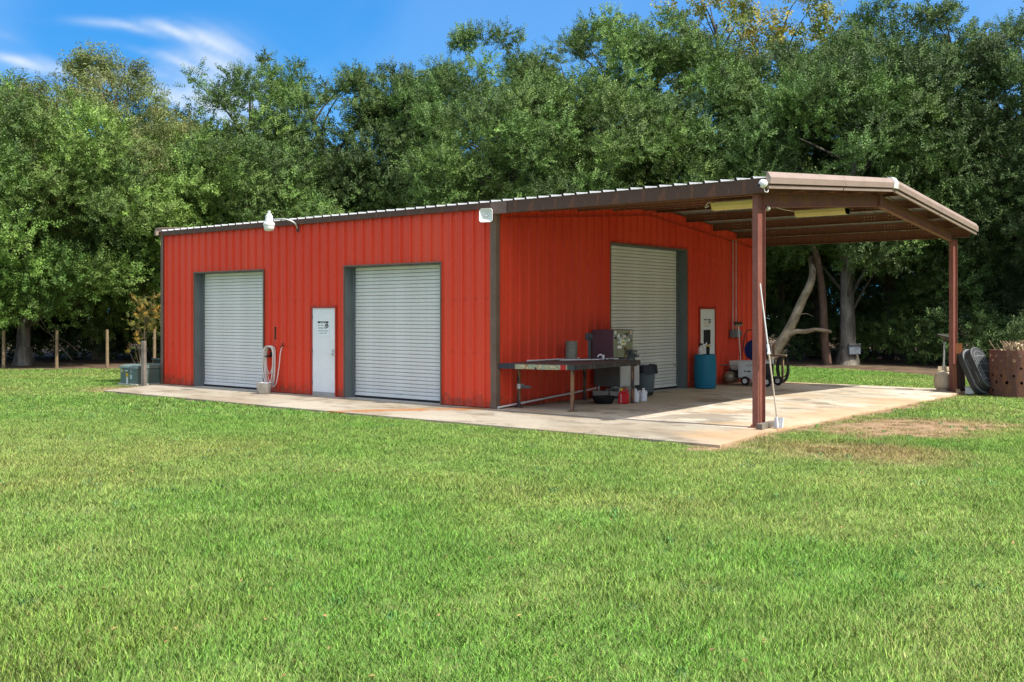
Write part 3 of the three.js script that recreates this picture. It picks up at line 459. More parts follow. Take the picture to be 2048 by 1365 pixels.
{ const t = thing('plastic_pipe', 'short white plastic pipe with elbow beside the ribbed drum', 'pipe', [0.52, 0.95, -1.72]); obj('pipe', rod([-0.1, 0, 0.1], [0.36, 0, -0.75], 0.014), M.pvc, t); obj('elbow', [tor(0.05, 0.02, 0.36, 0.05, -0.75, 0, 0.5, 0, Math.PI), cyl(0.03, 0.03, 0.1, 0.4, 0.05, -0.8)], M.pvc, t); }
{ const t = thing('plastic_pipe', 'long white plastic pipe slanting along the wall foot under the workbench', 'pipe', [0, 0, 0]); obj('pipe', rod([0.07, 0.03, 0.02], [0.12, 0.24, -3.42], 0.021), M.pvc, t); obj('coupling', rod([0.082, 0.075, -0.72], [0.084, 0.08, -0.82], 0.026), M.white, t); }
{ // machine cabinet behind the bench
  const side = gm([0.15, 0.08, 0.09], 0.3, 660, 0.45), front = gm([0.24, 0.25, 0.165], 0.25, 661, 0.45), grey = gm([0.12, 0.125, 0.125], 0.3, 662, 0.5), pale = gm([0.46, 0.47, 0.46], 0.2, 663, 0.5);
  const stick = canvasTex(512, 512, (c) => { c.fillStyle = '#868a70'; c.fillRect(0, 0, 512, 512); const r = rng(5); const cols = ['#3f6f7c', '#dfe3dc', '#8fb8c9', '#1d211f', '#6a2a22', '#c9cfc8', '#274a3a', '#7d7a8f', '#b3a58d'];
    for (let i = 0; i < 26; i++) { c.fillStyle = cols[Math.floor(r() * cols.length)]; const x = 95 + r() * 330, y = 8 + r() * 210, w = 26 + r() * 60, h = 20 + r() * 46; if (r() < 0.4) { c.beginPath(); c.ellipse(x, y + 20, w / 2, h / 2, 0, 0, 7); c.fill(); } else c.fillRect(x, y, w, h); }
    for (const [x, y, w, h, f] of [[14, 12, 60, 60, '#d6dcd6'], [16, 90, 56, 30, '#7fa6a0'], [18, 118, 56, 40, '#1b1d1c'], [105, 70, 50, 62, '#e4e8e4'], [250, 92, 62, 44, '#cfd2d6'], [195, 190, 122, 80, '#ece9c8'], [96, 282, 112, 50, '#eceeee'], [440, 10, 40, 80, '#dcb8a6'], [440, 92, 44, 40, '#6d7ea6'], [446, 160, 30, 60, '#1d2420']]) { c.fillStyle = f; c.fillRect(x, y, w, h); }
    c.fillStyle = '#9aa05a'; c.fillRect(212, 206, 88, 34); c.fillStyle = '#16140f'; c.fillRect(82, 0, 8, 512); c.fillRect(428, 0, 7, 512); c.fillRect(0, 492, 512, 20); c.fillStyle = '#5d604d'; c.fillRect(0, 0, 512, 6); });
  const t = thing('machine_cabinet', 'maroon and olive machine cabinet covered in stickers behind the workbench', 'cabinet', [0, 0, 0]);
  obj('upper_case', box(0.58, 0.66, 0.80, 0.36, 1.25, -3.71, 0, 0, 0, 0.012), side, t);
  obj('sticker_panel', put(new THREE.BoxGeometry(0.012, 0.64, 0.78), 0.658, 1.25, -3.71), mat(white, 0.5, { map: stick }), t);
  obj('base_band', box(0.62, 0.12, 0.82, 0.39, 0.86, -3.71, 0, 0, 0, 0.008), gm([0.2, 0.205, 0.22], 0.2, 664, 0.4), t);
  obj('lower_case', box(0.70, 0.52, 0.79, 0.475, 0.56, -3.71, 0, 0, 0, 0.01), grey, t);
  obj('lower_panel', box(0.012, 0.5, 0.39, 0.833, 0.56, -3.52, 0, 0, 0, 0.004), pale, t); obj('lower_panel', box(0.012, 0.5, 0.37, 0.833, 0.56, -3.92, 0, 0, 0, 0.004), pale, t); obj('vent_slot', box(0.006, 0.03, 0.14, 0.841, 0.76, -3.93), M.black, t);
  obj('handle', [rod([0.67, 0.93, -3.76], [0.70, 1.12, -3.76], 0.012), ball(0.045, 0.7, 1.14, -3.76)], gm([0.2, 0.13, 0.05], 0.3, 665, 0.5), t); obj('motor', [cyl(0.09, 0.09, 0.22, 0.0, 1.42, -3.26, Math.PI / 2), box(0.08, 0.5, 0.1, 0.03, 1.1, -3.24)], M.jamb, t);
  for (const [x, z] of [[0.2, -3.4], [0.76, -3.4], [0.76, -4.0], [0.2, -4.0]]) obj('leg', rod([x, 0.195, z], [x, 0.31, z], 0.018), M.galv, t); obj('drain_pipe', tube([[0.45, 0.31, -3.6], [0.45, 0.24, -3.55], [0.4, 0.22, -3.4]], 0.02), M.galv, t);
}
{ const blk = (x, y, z, r, label) => { const t = thing('concrete_block', label, 'block', [x, y, z], r, 'concrete blocks under the machine cabinet'); const g = shapeExtrude([[-0.2, -0.1], [0.2, -0.1], [0.2, 0.1], [-0.2, 0.1]], 0.19, [[[-0.165, -0.065], [-0.02, -0.065], [-0.02, 0.065], [-0.165, 0.065]], [[0.02, -0.065], [0.165, -0.065], [0.165, 0.065], [0.02, 0.065]]]); obj('body', metres(put(g, 0, 0.002, 0, -Math.PI / 2)), M.concrete, t); };
  blk(0.32, 0, -3.38, 0.05, 'hollow concrete block under the machine cabinet nearest the red wall'); blk(0.78, 0, -3.40, 0.2, 'hollow concrete block under the machine cabinet behind the black drain pan'); blk(0.72, 0, -3.98, 0.1, 'hollow concrete block at the rear of the machine cabinet'); blk(0.25, 0, -3.99, 0.0, 'hollow concrete block at the back corner of the machine cabinet by the wall'); }
{ const t = thing('drain_pan', 'round black oil drain pan on the floor under the workbench', 'pan', [0.98, 0, -2.45]); obj('pan', lathe([[0, 0.015], [0.19, 0.015], [0.235, 0.145], [0.25, 0.15], [0.252, 0.16], [0.232, 0.158], [0.185, 0.005], [0, 0.0]]), M.black, t); obj('spout', box(0.09, 0.05, 0.08, 0.25, 0.14, -0.1), M.black, t); for (let k = 0; k < 14; k++) { const a = k / 14 * Math.PI * 2; obj('side_rib', rod([Math.cos(a) * 0.196, 0.02, Math.sin(a) * 0.196], [Math.cos(a) * 0.238, 0.14, Math.sin(a) * 0.238], 0.006), M.black, t); } }
{ const t = thing('gas_can', 'red plastic fuel can with yellow spout on the floor by the bench leg', 'fuel can', [1.36, 0, -2.66], 0.35); const red = mat([0.50, 0.014, 0.018], 0.35); obj('body', box(0.22, 0.24, 0.17, 0, 0.122, 0, 0, 0, 0, 0.035), red, t); obj('shoulder', box(0.17, 0.05, 0.12, 0, 0.255, 0, 0, 0, 0, 0.02), red, t); obj('handle', tor(0.06, 0.014, 0.03, 0.27, 0, 0, 0, 0, Math.PI), red, t); obj('spout', [cyl(0.02, 0.026, 0.07, -0.06, 0.30, 0, 0, 0, 0.2), cyl(0.03, 0.03, 0.025, -0.06, 0.275, 0)], mat([0.62, 0.45, 0.03], 0.4), t); obj('label_strip', box(0.012, 0.2, 0.004, -0.04, 0.12, 0.087), mat([0.7, 0.5, 0.48], 0.5), t); }
{ const t = thing('spray_bottle', 'blue and yellow spray bottle behind the red fuel can', 'bottle', [1.12, 0.0, -3.0]); obj('bottle', lathe([[0, 0], [0.045, 0], [0.048, 0.14], [0.03, 0.21], [0.016, 0.24], [0.016, 0.26]]), mat([0.2, 0.32, 0.6], 0.35), t); obj('trigger_head', [box(0.03, 0.04, 0.1, 0, 0.285, 0.02), box(0.015, 0.06, 0.015, 0, 0.25, 0.055)], mat([0.68, 0.55, 0.06], 0.4), t); obj('label', cyl(0.049, 0.048, 0.08, 0, 0.08, 0, 0, 0, 0, 16, true), mat([0.7, 0.72, 0.75], 0.5), t); }
{ const jug = (x, z, r, label, s = 1) => { const t = thing('plastic_jug', label, 'jug', [x, 0, z], r, 'white jugs beside the bench'); obj('jug', lathe([[0, 0], [0.075, 0.0], [0.082, 0.02], [0.082, 0.16], [0.065, 0.2], [0.03, 0.245], [0.026, 0.27], [0, 0.27]]), mat([0.66, 0.69, 0.72], 0.35), t); obj('handle', tor(0.04, 0.011, 0.06, 0.19, 0, 0, 0, -0.9, Math.PI), mat([0.66, 0.69, 0.72], 0.35), t); obj('cap', cyl(0.03, 0.03, 0.025, 0, 0.28, 0), M.whitePlastic, t); };
  jug(1.30, -3.22, 0.4, 'white plastic jug standing nearest the bench leg'); jug(1.34, -3.48, 1.2, 'white plastic jug standing just behind the first jug'); }
{ // vise
  const t = thing('bench_vise', 'worn grey-green bench vise on the far corner of the workbench', 'vise', [1.38, 0.933, -2.92], -0.3); const vm = rust(666, [0.085, 0.10, 0.08], [0.05, 0.045, 0.04], 0.4, 0.5);
  obj('base', [cyl(0.08, 0.1, 0.05, 0, 0.025, 0), box(0.12, 0.1, 0.12, 0, 0.09, 0)], vm, t); obj('fixed_jaw', box(0.08, 0.12, 0.17, -0.04, 0.17, 0), vm, t); obj('moving_jaw', box(0.07, 0.11, 0.16, 0.08, 0.17, 0), vm, t); obj('slide', box(0.24, 0.07, 0.08, 0.1, 0.1, 0), vm, t); obj('screw', rod([0.2, 0.11, 0], [0.3, 0.11, 0], 0.02), M.galv, t); obj('handle', [rod([0.28, 0.05, -0.12], [0.28, 0.17, 0.12], 0.009), ball(0.016, 0.28, 0.05, -0.12), ball(0.016, 0.28, 0.17, 0.12)], M.galv, t);
}
{ const t = thing('loose_tools', 'small pile of bright metal fittings on the workbench before the cabinet', 'tools', [1.0, 0.94, -2.8]); const r = rng(12); for (let k = 0; k < 9; k++) { const x = (r() - 0.5) * 0.5, z = (r() - 0.5) * 0.25; obj('fitting', [cyl(0.018 + r() * 0.012, 0.02, 0.05 + r() * 0.06, x, 0.012, z, Math.PI / 2, 0, r() * 3, 8)], k % 2 ? M.chrome : M.galv, t); } }
{ // waste bin
  const t = thing('waste_bin', 'grey round waste bin on casters with a black liner before the beige roll-up door', 'bin', [0.50, 0, -4.86]); const bm = gm([0.105, 0.135, 0.155], 0.2, 667, 0.5);
  obj('bin', lathe([[0, 0.085], [0.215, 0.085], [0.265, 0.62], [0.285, 0.63], [0.288, 0.7], [0.275, 0.7], [0.25, 0.62], [0.2, 0.1], [0, 0.1]], 0, 0, 0, 0, 0, 0, 32), bm, t);
  const lp = []; const N = 40; const lg = new THREE.CylinderGeometry(0.296, 0.30, 0.16, N, 4, true), p = lg.attributes.position; for (let i = 0; i < p.count; i++) { const a = Math.atan2(p.getZ(i), p.getX(i)), y = p.getY(i), f = (0.08 - y) / 0.16; const k = 1 + f * (vn(a * 4 + 20, 1, 7) - 0.35) * 0.28; p.setX(i, p.getX(i) * k); p.setZ(i, p.getZ(i) * k); p.setY(i, y - f * vn(a * 3 + 9, 4, 8) * 0.08); } lg.computeVertexNormals(); obj('liner', metres(put(lg, 0, 0.66, 0)), mat([0.022, 0.024, 0.03], 0.35), t);
  obj('dolly', cyl(0.22, 0.22, 0.03, 0, 0.075, 0), M.black, t); for (let k = 0; k < 4; k++) { const a = k * Math.PI / 2 + 0.5; obj('caster', cyl(0.032, 0.032, 0.025, Math.cos(a) * 0.18, 0.033, Math.sin(a) * 0.18, 0, k, Math.PI / 2), M.black, t); }
  obj('rubbish', [box(0.12, 0.16, 0.06, 0.05, 0.72, 0, 0.3, 0.4, 0.2), ball(0.08, -0.08, 0.69, 0.06), rod([0.1, 0.62, 0.02], [0.14, 0.9, 0.0], 0.008)], M.white, t);
}
{ // blue drum and what stands on it
  const t = thing('plastic_drum', 'tall blue plastic drum beside the shop door in the carport', 'drum', [0.40, 0, -7.98]);
  obj('drum', lathe([[0, 0], [0.25, 0], [0.275, 0.03], [0.282, 0.2], [0.29, 0.26], [0.292, 0.45], [0.29, 0.64], [0.282, 0.7], [0.272, 0.85], [0.255, 0.875], [0.24, 0.88], [0.235, 0.865], [0, 0.865]], 0, 0, 0, 0, 0, 0, 36), gm([0.012, 0.155, 0.25], 0.2, 668, 0.4), t); obj('chime', tor(0.262, 0.014, 0, 0.872, 0, Math.PI / 2), gm([0.012, 0.155, 0.25], 0.2, 668, 0.4), t);
  const s = thing('spray_bottle', 'white spray bottle with black head on the blue drum', 'bottle', [0.36, 0.866, -7.82]); obj('bottle', lathe([[0, 0], [0.06, 0], [0.065, 0.03], [0.065, 0.15], [0.05, 0.21], [0.02, 0.24], [0.02, 0.26]]), mat([0.62, 0.56, 0.55], 0.4), s); obj('trigger_head', [box(0.035, 0.045, 0.16, 0, 0.285, 0.0), box(0.015, 0.07, 0.02, 0, 0.24, 0.06)], M.black, s);
  const f = thing('hand_sprayer', 'black and yellow hand sprayer on the blue drum', 'sprayer', [0.44, 0.866, -8.06]); obj('body', lathe([[0, 0], [0.04, 0], [0.045, 0.1], [0.05, 0.2], [0.03, 0.22]]), M.black, f); obj('collar', cyl(0.05, 0.05, 0.04, 0, 0.24, 0), mat([0.65, 0.45, 0.03], 0.4), f); obj('nozzle', [rod([0, 0.27, 0], [0.02, 0.32, -0.04], 0.02), rod([0, 0.24, -0.03], [0.02, 0.24, -0.14], 0.008)], M.black, f);
}
{ // white walk-behind machine with a tank
  const t = thing('walk_behind_machine', 'white walk-behind machine with a tank and small wheels by the carport wall', 'machine', [0.93, 0, -9.85], -Math.PI / 2); t.scale.setScalar(1.12); const wm = gm([0.66, 0.69, 0.68], 0.22, 669, 0.4), tank = gm([0.26, 0.22, 0.165], 0.3, 670, 0.35, { metal: 0.4 });
  const skirt = [[-0.42, 0.2], [0.30, 0.2], [0.30, 0.14], [0.36, 0.3], [0.38, 0.62], [-0.18, 0.60], [-0.2, 0.3], [-0.42, 0.3]];
  obj('side_panel', metres(put(shapeExtrude([[-0.2, 0.2], [0.08, 0.2], [0.18, 0.1], [0.22, 0.2], [0.42, 0.24], [0.44, 0.62], [-0.2, 0.58]], 0.02, [], 0.006), 0.28, 0, 0.12, 0, Math.PI / 2, 0)), wm, t); obj('side_panel', metres(put(shapeExtrude([[-0.2, 0.2], [0.42, 0.24], [0.44, 0.62], [-0.2, 0.58]], 0.02, [], 0.006), -0.28, 0, 0.12, 0, Math.PI / 2, 0)), wm, t);
  obj('chassis', [box(0.5, 0.05, 1.15, 0, 0.2, 0.1), box(0.5, 0.3, 0.5, 0, 0.38, -0.1)], M.blackMatte, t);
  obj('hood', metres(put(new THREE.CylinderGeometry(0.3, 0.34, 0.85, 20, 1, false, -Math.PI / 2, Math.PI), 0, 0.62, 0.16, Math.PI / 2, 0, 0).scale(0.9, 0.95, 1)), gm([0.60, 0.58, 0.53], 0.25, 671, 0.45), t);
  obj('air_tank', [metres(put(new THREE.CapsuleGeometry(0.14, 0.3, 6, 20), 0.12, 0.2, 0.58, 0, 0, Math.PI / 2))], tank, t);
  obj('push_bar', [rod([0.25, 0.48, 0.2], [0.25, 0.48, 0.86], 0.016), rod([-0.25, 0.48, 0.2], [-0.25, 0.48, 0.86], 0.016), rod([-0.25, 0.48, 0.86], [0.25, 0.48, 0.86], 0.016)], M.galv, t);
  obj('engine', [box(0.32, 0.18, 0.26, 0, 0.42, 0.5), cyl(0.08, 0.08, 0.1, 0.1, 0.5, 0.55), box(0.1, 0.08, 0.1, -0.1, 0.53, 0.55), cyl(0.03, 0.03, 0.2, 0.16, 0.36, 0.62, 0, 0, 1.2)], M.blackMatte, t);
  obj('decal', put(new THREE.BoxGeometry(0.002, 0.3, 0.5), 0.3085, 0.42, 0.0), mat(white, 0.45, { map: canvasTex(256, 160, (c) => { c.fillStyle = '#d4dad8'; c.fillRect(0, 0, 256, 160); c.strokeStyle = '#6f7f74'; c.lineWidth = 7; c.beginPath(); c.moveTo(60, 50); c.quadraticCurveTo(120, 20, 200, 34); c.moveTo(90, 62); c.quadraticCurveTo(140, 40, 210, 48); c.stroke(); c.fillStyle = '#1d2222'; c.fillRect(40, 112, 26, 14); c.fillRect(70, 117, 10, 5); c.fillRect(84, 108, 22, 18); c.fillRect(110, 106, 20, 18); }) }), t);
  for (const [x, z, r] of [[0.3, 0.14, 0.115], [-0.3, 0.14, 0.115], [0.3, -0.42, 0.115], [-0.3, -0.42, 0.115]]) { const w = obj('wheel', metres(put(new THREE.TorusGeometry(r * 0.72, r * 0.3, 10, 24), x, r, z, 0, Math.PI / 2, 0)), M.blackMatte, t); obj('hub', cyl(r * 0.5, r * 0.5, 0.07, x, r, z, 0, 0, Math.PI / 2), M.white, w); }
  const rr = thing('hose_reel', 'blue hose reel standing behind the white walk-behind machine', 'reel', [0.55, 0, -10.62]); const bl = mat([0.01, 0.035, 0.16], 0.4); for (const s of [-0.14, 0.14]) obj('disc', [cyl(0.29, 0.29, 0.015, 0, 0.93, s, Math.PI / 2, 0, 0, 28)], bl, rr); obj('drum', cyl(0.12, 0.12, 0.27, 0, 0.93, 0, Math.PI / 2), bl, rr); for (const s of [-0.18, 0.18]) obj('stand', rod([0, 0.005, s], [0, 0.93, s], 0.02), bl, rr); obj('base', [box(0.4, 0.03, 0.05, 0, 0.016, 0.18), box(0.4, 0.03, 0.05, 0, 0.016, -0.18)], bl, rr); obj('hose', tube([[0.1, 1.05, 0.0], [0.1, 1.35, 0.2], [0.05, 1.5, 0.4], [-0.05, 1.45, 0.5], [-0.1, 0.9, 0.62]], 0.014, 40), M.cable, rr);
}
{ const t = thing('push_broom', 'push broom standing bristles up against the red carport wall', 'broom', [0.16, 0, -10.22], 0); obj('handle', rod([0.16, 0.012, 0], [0.05, 1.6, 0], 0.014), M.whitePlastic, t); obj('head', box(0.06, 0.05, 0.42, 0.05, 1.62, 0), M.wood, t); obj('bristles', box(0.055, 0.07, 0.4, 0.045, 1.68, 0), gm([0.05, 0.035, 0.025], 0.4, 672, 0.95), t); }
{ const t = thing('hose_stand', 'rough timber stand at the back edge of the pad', 'stand', [0.72, 0, -11.42]); obj('shelf', box(0.62, 0.05, 0.3, 0.0, 0.76, 0), M.wood, t); for (const [x, z] of [[-0.26, -0.1], [0.2, -0.1], [-0.26, 0.1]]) obj('leg', box(0.06, 0.73, 0.06, x, 0.367, z, 0, 0, 0, 0.006), M.wood, t); obj('post', box(0.07, 0.3, 0.07, -0.02, 0.94, 0), M.wood, t); obj('bracket', tor(0.07, 0.014, 0.08, 0.6, 0.05, 0, 0, 0, Math.PI * 1.5), M.hinge, t);
  const h = thing('air_hose', 'coil of black hose hanging from the timber stand', 'hose', [1.0, 0, -11.36], 0.9); const r = rng(33); for (let k = 0; k < 7; k++) { const rx = 0.14 + r() * 0.05, ry = 0.30 + r() * 0.07, pts = []; for (let i = 0; i <= 24; i++) { const a = i / 24 * Math.PI * 2; pts.push([Math.sin(a) * rx, 0.745 - ry + Math.cos(a) * ry, (k - 3) * 0.022 + Math.sin(a * 2 + k) * 0.012]); } obj('coil', tube(pts, 0.0125, 56), M.cable, h); } obj('tail', tube([[-0.1, 0.1, 0], [-0.2, 0.16, 0.1], [-0.36, 0.12, 0.1], [-0.5, 0.25, 0.12]], 0.012, 30), M.cable, h); }
{ const t = thing('timber_block', 'weathered timber offcut lying against the foot of the front carport column', 'timber', [5.98, 0.0, -0.14], -0.0); obj('timber', box(0.1, 0.095, 0.62, -0.03, 0.05, 0.0, 0, 0.08, 0, 0.006), M.greyWood, t); t.position.x = 5.9; }
{ const t = thing('floor_scraper', 'long white pole with a flat white blade leaning on the front carport column', 'scraper', [6.06, 0, -0.16]); obj('upper_pole', rod([-0.13, 1.35, 0.06], [-0.245, 2.45, 0.13], 0.012), M.whitePlastic, t); obj('lower_pole', rod([0.02, 0.02, 0.0], [-0.13, 1.35, 0.06], 0.014), gm([0.55, 0.47, 0.38], 0.5, 673, 0.5), t); obj('coupling', [rod([-0.12, 1.26, 0.056], [-0.14, 1.42, 0.064], 0.024), ball(0.03, -0.11, 1.27, 0.09)], M.whitePlastic, t); obj('blade', box(0.2, 0.18, 0.02, 0.02, 0.1, -0.02, -0.25, -0.35, 0), M.white, t); obj('socket', rod([0.02, 0.01, 0.015], [0.0, 0.2, 0.02], 0.022), M.white, t); }

// ------------------------------------------------------------------ the right end of the pad
{ const t = thing('propane_heater', 'tan propane cylinder carrying a burner pole with a dark dish top', 'heater', [5.45, 0, -11.12]); t.scale.setScalar(1.06); const tk = gm([0.52, 0.44, 0.31], 0.3, 680, 0.45);
  obj('cylinder', lathe([[0, 0.03], [0.15, 0.03], [0.2, 0.06], [0.222, 0.12], [0.226, 0.24], [0.218, 0.31], [0.195, 0.375], [0.15, 0.425], [0.09, 0.46], [0.04, 0.475], [0, 0.475]]), tk, t); obj('foot_ring', cyl(0.16, 0.17, 0.05, 0, 0.026, 0, 0, 0, 0, 24), tk, t);
  obj('collar', [metres(put(new THREE.CylinderGeometry(0.13, 0.14, 0.1, 24, 1, true, 0.3, 4.6), 0, 0.52, 0))], tk, t); obj('valve', [cyl(0.025, 0.03, 0.1, 0, 0.54, 0), cyl(0.035, 0.035, 0.02, 0, 0.6, 0)], M.galv, t); obj('pole', rod([0, 0.56, 0], [0.02, 1.18, 0], 0.026, 0.022, 12), M.galv, t);
  obj('burner_head', lathe([[0.03, 0], [0.05, 0.05], [0.12, 0.1], [0.2, 0.145], [0.205, 0.152], [0.11, 0.115], [0, 0.09]], 0.02, 1.16, 0, 0, 0, -0.22), gm([0.05, 0.045, 0.042], 0.3, 681, 0.5), t); }
{ const bm = gm([0.30, 0.115, 0.045], 0.4, 682, 0.75), bd = gm([0.19, 0.082, 0.045], 0.4, 683, 0.8); const board = (x, z, w, h, d, rx, rz, m, label) => { const t = thing('board', label, 'board', [x, 0, z], 0.25, 'boards leaning on the rear carport column'); obj('plank', box(w, h, d, 0, h / 2 + 0.02, 0, rx, 0, rz, 0.006), m, t); };
  board(5.93, -10.82, 0.15, 1.18, 0.04, -0.02, 0.045, bm, 'tall reddish-brown board leaning on the rear carport column'); board(5.85, -10.68, 0.10, 0.68, 0.05, -0.04, 0.02, bd, 'short brown board leaning beside the tan propane cylinder'); board(6.0, -10.68, 0.16, 0.94, 0.03, -0.02, 0.06, mat([0.03, 0.02, 0.016], 0.8), 'dark brown board leaning behind the black plastic shell');
  const k = thing('timber_block', 'pale timber offcut on the pad edge beside the leaning boards', 'timber', [5.98, 0, -10.5], 0.3); obj('timber', box(0.1, 0.09, 0.22, 0, 0.046, 0), M.wood, k); }
{ const t = thing('grey_box', 'small grey metal box on the ground beside the pad corner', 'box', [6.24, -0.02, -10.55], 0.2); obj('case', box(0.2, 0.16, 0.2, 0, 0.082, 0, 0, 0, 0, 0.01), M.galv, t); obj('lid', box(0.22, 0.02, 0.22, 0, 0.172, 0), M.galv, t); }
{ // black stadium-shaped plastic shell leaning back
  const t = thing('plastic_shell', 'black ribbed oval plastic shell leaning on its edge against the boards', 'plastic shell', [6.46, -0.03, -10.62], Math.PI / 2 - 0.42); const pm = gm([0.05, 0.053, 0.056], 0.3, 684, 0.5), lt = gm([0.16, 0.17, 0.175], 0.3, 685, 0.5);
  const st = (w, l, n = 14) => { const p = []; for (let i = 0; i <= n; i++) { const a = -Math.PI / 2 + i / n * Math.PI; p.push([l / 2 + Math.cos(a) * w / 2, Math.sin(a) * w / 2]); } for (let i = 0; i <= n; i++) { const a = Math.PI / 2 + i / n * Math.PI; p.push([-l / 2 + Math.cos(a) * w / 2, Math.sin(a) * w / 2]); } return p; };
  const q = new THREE.Group(); const place = (g) => metres(g.applyMatrix4(new THREE.Matrix4().makeTranslation(0, 0.62, 0).multiply(new THREE.Matrix4().makeRotationX(-0.5)).multiply(new THREE.Matrix4().makeRotationZ(Math.PI / 2))));
  obj('shell', place(put(shapeExtrude(st(0.46, 0.62), 0.20, [], 0.012), 0, 0, -0.1)), pm, t); obj('lower_shell', place(put(shapeExtrude(st(0.52, 0.64), 0.12, [], 0.012), 0, 0, -0.25)), pm, t);
  obj('flange', place(put(shapeExtrude(st(0.54, 0.65), 0.014, [], 0.006), 0, 0, -0.115)), lt, t);
  const ring = (w, l, z, r) => { const p = st(w, l, 10).map(([x, y]) => [x, y, z]); p.push(p[0]); return place(new THREE.TubeGeometry(new THREE.CatmullRomCurve3(p.map((a) => V(...a))), 70, r, 5)); };
  for (const [w, l] of [[0.44, 0.62], [0.32, 0.54], [0.18, 0.46]]) obj('raised_rib', ring(w, l, 0.115, 0.011), lt, t);
  for (const x of [-0.3, -0.1, 0.1, 0.3]) obj('cross_rib', place(put(new THREE.BoxGeometry(0.02, 0.36, 0.02), x, 0, 0.112)), lt, t);
  for (const [x, y] of [[-0.2, 0.236], [0.18, 0.236], [-0.2, -0.236], [0.18, -0.236]]) obj('side_rib', place(put(new THREE.BoxGeometry(0.26, 0.02, 0.018), x, y, x < 0 ? 0.03 : -0.06)), lt, t);
}
{ // rusty perforated burn barrel
  const c = [7.26, -0.045, -10.78], R = 0.62, Hh = 1.12; const t = thing('burn_barrel', 'rusty perforated steel burn barrel full of dry twigs at the right edge', 'burn barrel', c);
  const rm = rust(686, [0.14, 0.066, 0.054], [0.19, 0.082, 0.05], 0.3, 0.85); const N = 14, r = rng(41);
  for (let k = 0; k < N; k++) { const w = 2 * Math.PI * R / N, holes = []; const hy = [0.16, 0.36, 0.52, 0.7, 0.88, 0.99]; hy.forEach((y, i) => { if (r() < 0.8) { const cx = (i % 2 ? 0.28 : 0.72) * w + (r() - 0.5) * 0.04, rr = 0.032 + r() * 0.01, p = []; for (let a = 0; a < 10; a++) p.push([cx + rr * Math.cos(a * 0.6283), y + (r() - 0.5) * 0.02 + rr * Math.sin(a * 0.6283)]); holes.push(p); } });
    const g = shapeExtrude([[0, 0], [w, 0], [w, Hh], [0, Hh]], 0.006, holes), p = g.attributes.position; for (let i = 0; i < p.count; i++) { const a = (k + p.getX(i) / w) / N * Math.PI * 2, rad = R + p.getZ(i), y = p.getY(i); p.setXYZ(i, Math.cos(a) * rad, y, -Math.sin(a) * rad); } g.computeVertexNormals(); obj('steel_panel', metres(g.index ? g.toNonIndexed() : g), rm, t); }
  const tw = thing('dry_brush', 'tangle of pale dry twigs and leaves sticking out of the burn barrel', 'brush', [c[0] + 0.12, 0, c[2]]); const bm = gm([0.36, 0.27, 0.17], 0.4, 687, 0.9); const parts = [];
  for (let k = 0; k < 90; k++) { const a = r() * 6.28, q = Math.sqrt(r()) * 0.42, x = Math.cos(a) * q, z = Math.sin(a) * q, l = 0.25 + r() * 0.4, b = r() * 6.28, ti = 0.3 + r() * 1.1; parts.push(tube([[x, 0.7 + r() * 0.3, z], [x + Math.cos(b) * l * ti * 0.4, 1.0 + r() * 0.12, z + Math.sin(b) * l * ti * 0.4], [x + Math.cos(b) * l * ti * 0.7, 1.02 + l * 0.45, z + Math.sin(b) * l * ti * 0.7]], 0.006 + r() * 0.006, 5, 4)); } obj('twigs', parts, bm, tw);
  const lv = []; for (let k = 0; k < 120; k++) { const a = r() * 6.28, q = Math.sqrt(r()) * 0.45; lv.push(metres(put(new THREE.PlaneGeometry(0.09, 0.05), Math.cos(a) * q, 1.0 + r() * 0.28, Math.sin(a) * q, r() * 3, r() * 3, r() * 3))); } obj('dead_leaves', lv, gm([0.42, 0.33, 0.22], 0.3, 688, 0.9), tw);
  obj('packing', ball(0.56, -0.12, 0.62, 0, 1, 0.75, 1), gm([0.16, 0.115, 0.07], 0.6, 689, 0.95), tw);
}
// ------------------------------------------------------------------ the left end
{ const t = thing('transformer', 'green pad-mounted transformer box with labels at the left corner of the workshop', 'transformer', [-12.62, -0.03, 0.22], 0); const gmat = gm([0.095, 0.145, 0.128], 0.25, 690, 0.45), top = gm([0.13, 0.18, 0.165], 0.2, 691, 0.45);
  obj('cabinet', box(0.86, 0.46, 0.95, 0, 0.25, 0, 0, 0, 0, 0.03), gmat, t); const lid = prism([[-0.5, 0], [0.5, 0], [0.49, 0.05], [0.3, 0.1], [-0.4, 0.1], [-0.5, 0.05]], [-0.45, 0.47, 0], [0.45, 0.47, 0], [0, 0, 1], [0, 1, 0]); obj('lid', lid, top, t); obj('base', box(0.96, 0.05, 1.05, 0, 0.025, 0), M.concrete, t);
  const zf = 0.479; obj('warning_label', bx(-0.13, -0.01, 0.24, 0.34, zf, zf + 0.003), mat([0.5, 0.32, 0.02], 0.5), t); obj('paper_label', bx(-0.11, -0.02, 0.03, 0.23, zf, zf + 0.003), mat([0.55, 0.54, 0.52], 0.6), t); obj('data_label', bx(0.08, 0.19, 0.18, 0.3, zf, zf + 0.003), mat([0.34, 0.42, 0.46], 0.6), t); obj('small_label', bx(-0.36, -0.32, 0.36, 0.45, zf, zf + 0.003), mat([0.6, 0.6, 0.6], 0.6), t); obj('small_label', bx(-0.3, -0.25, 0.36, 0.44, zf, zf + 0.003), mat([0.4, 0.28, 0.06], 0.6), t); obj('handle', [box(0.1, 0.04, 0.04, -0.06, 0.40, zf + 0.015)], M.galv, t);
  for (let k = 0; k < 2; k++) for (let j = 0; j < 2; j++) obj('stencil_number', bx(0.1 + k * 0.06, 0.13 + k * 0.06, 0.34 + j * 0.06, 0.385 + j * 0.06, zf, zf + 0.0025), mat([0.3, 0.36, 0.33], 0.6), t);
}
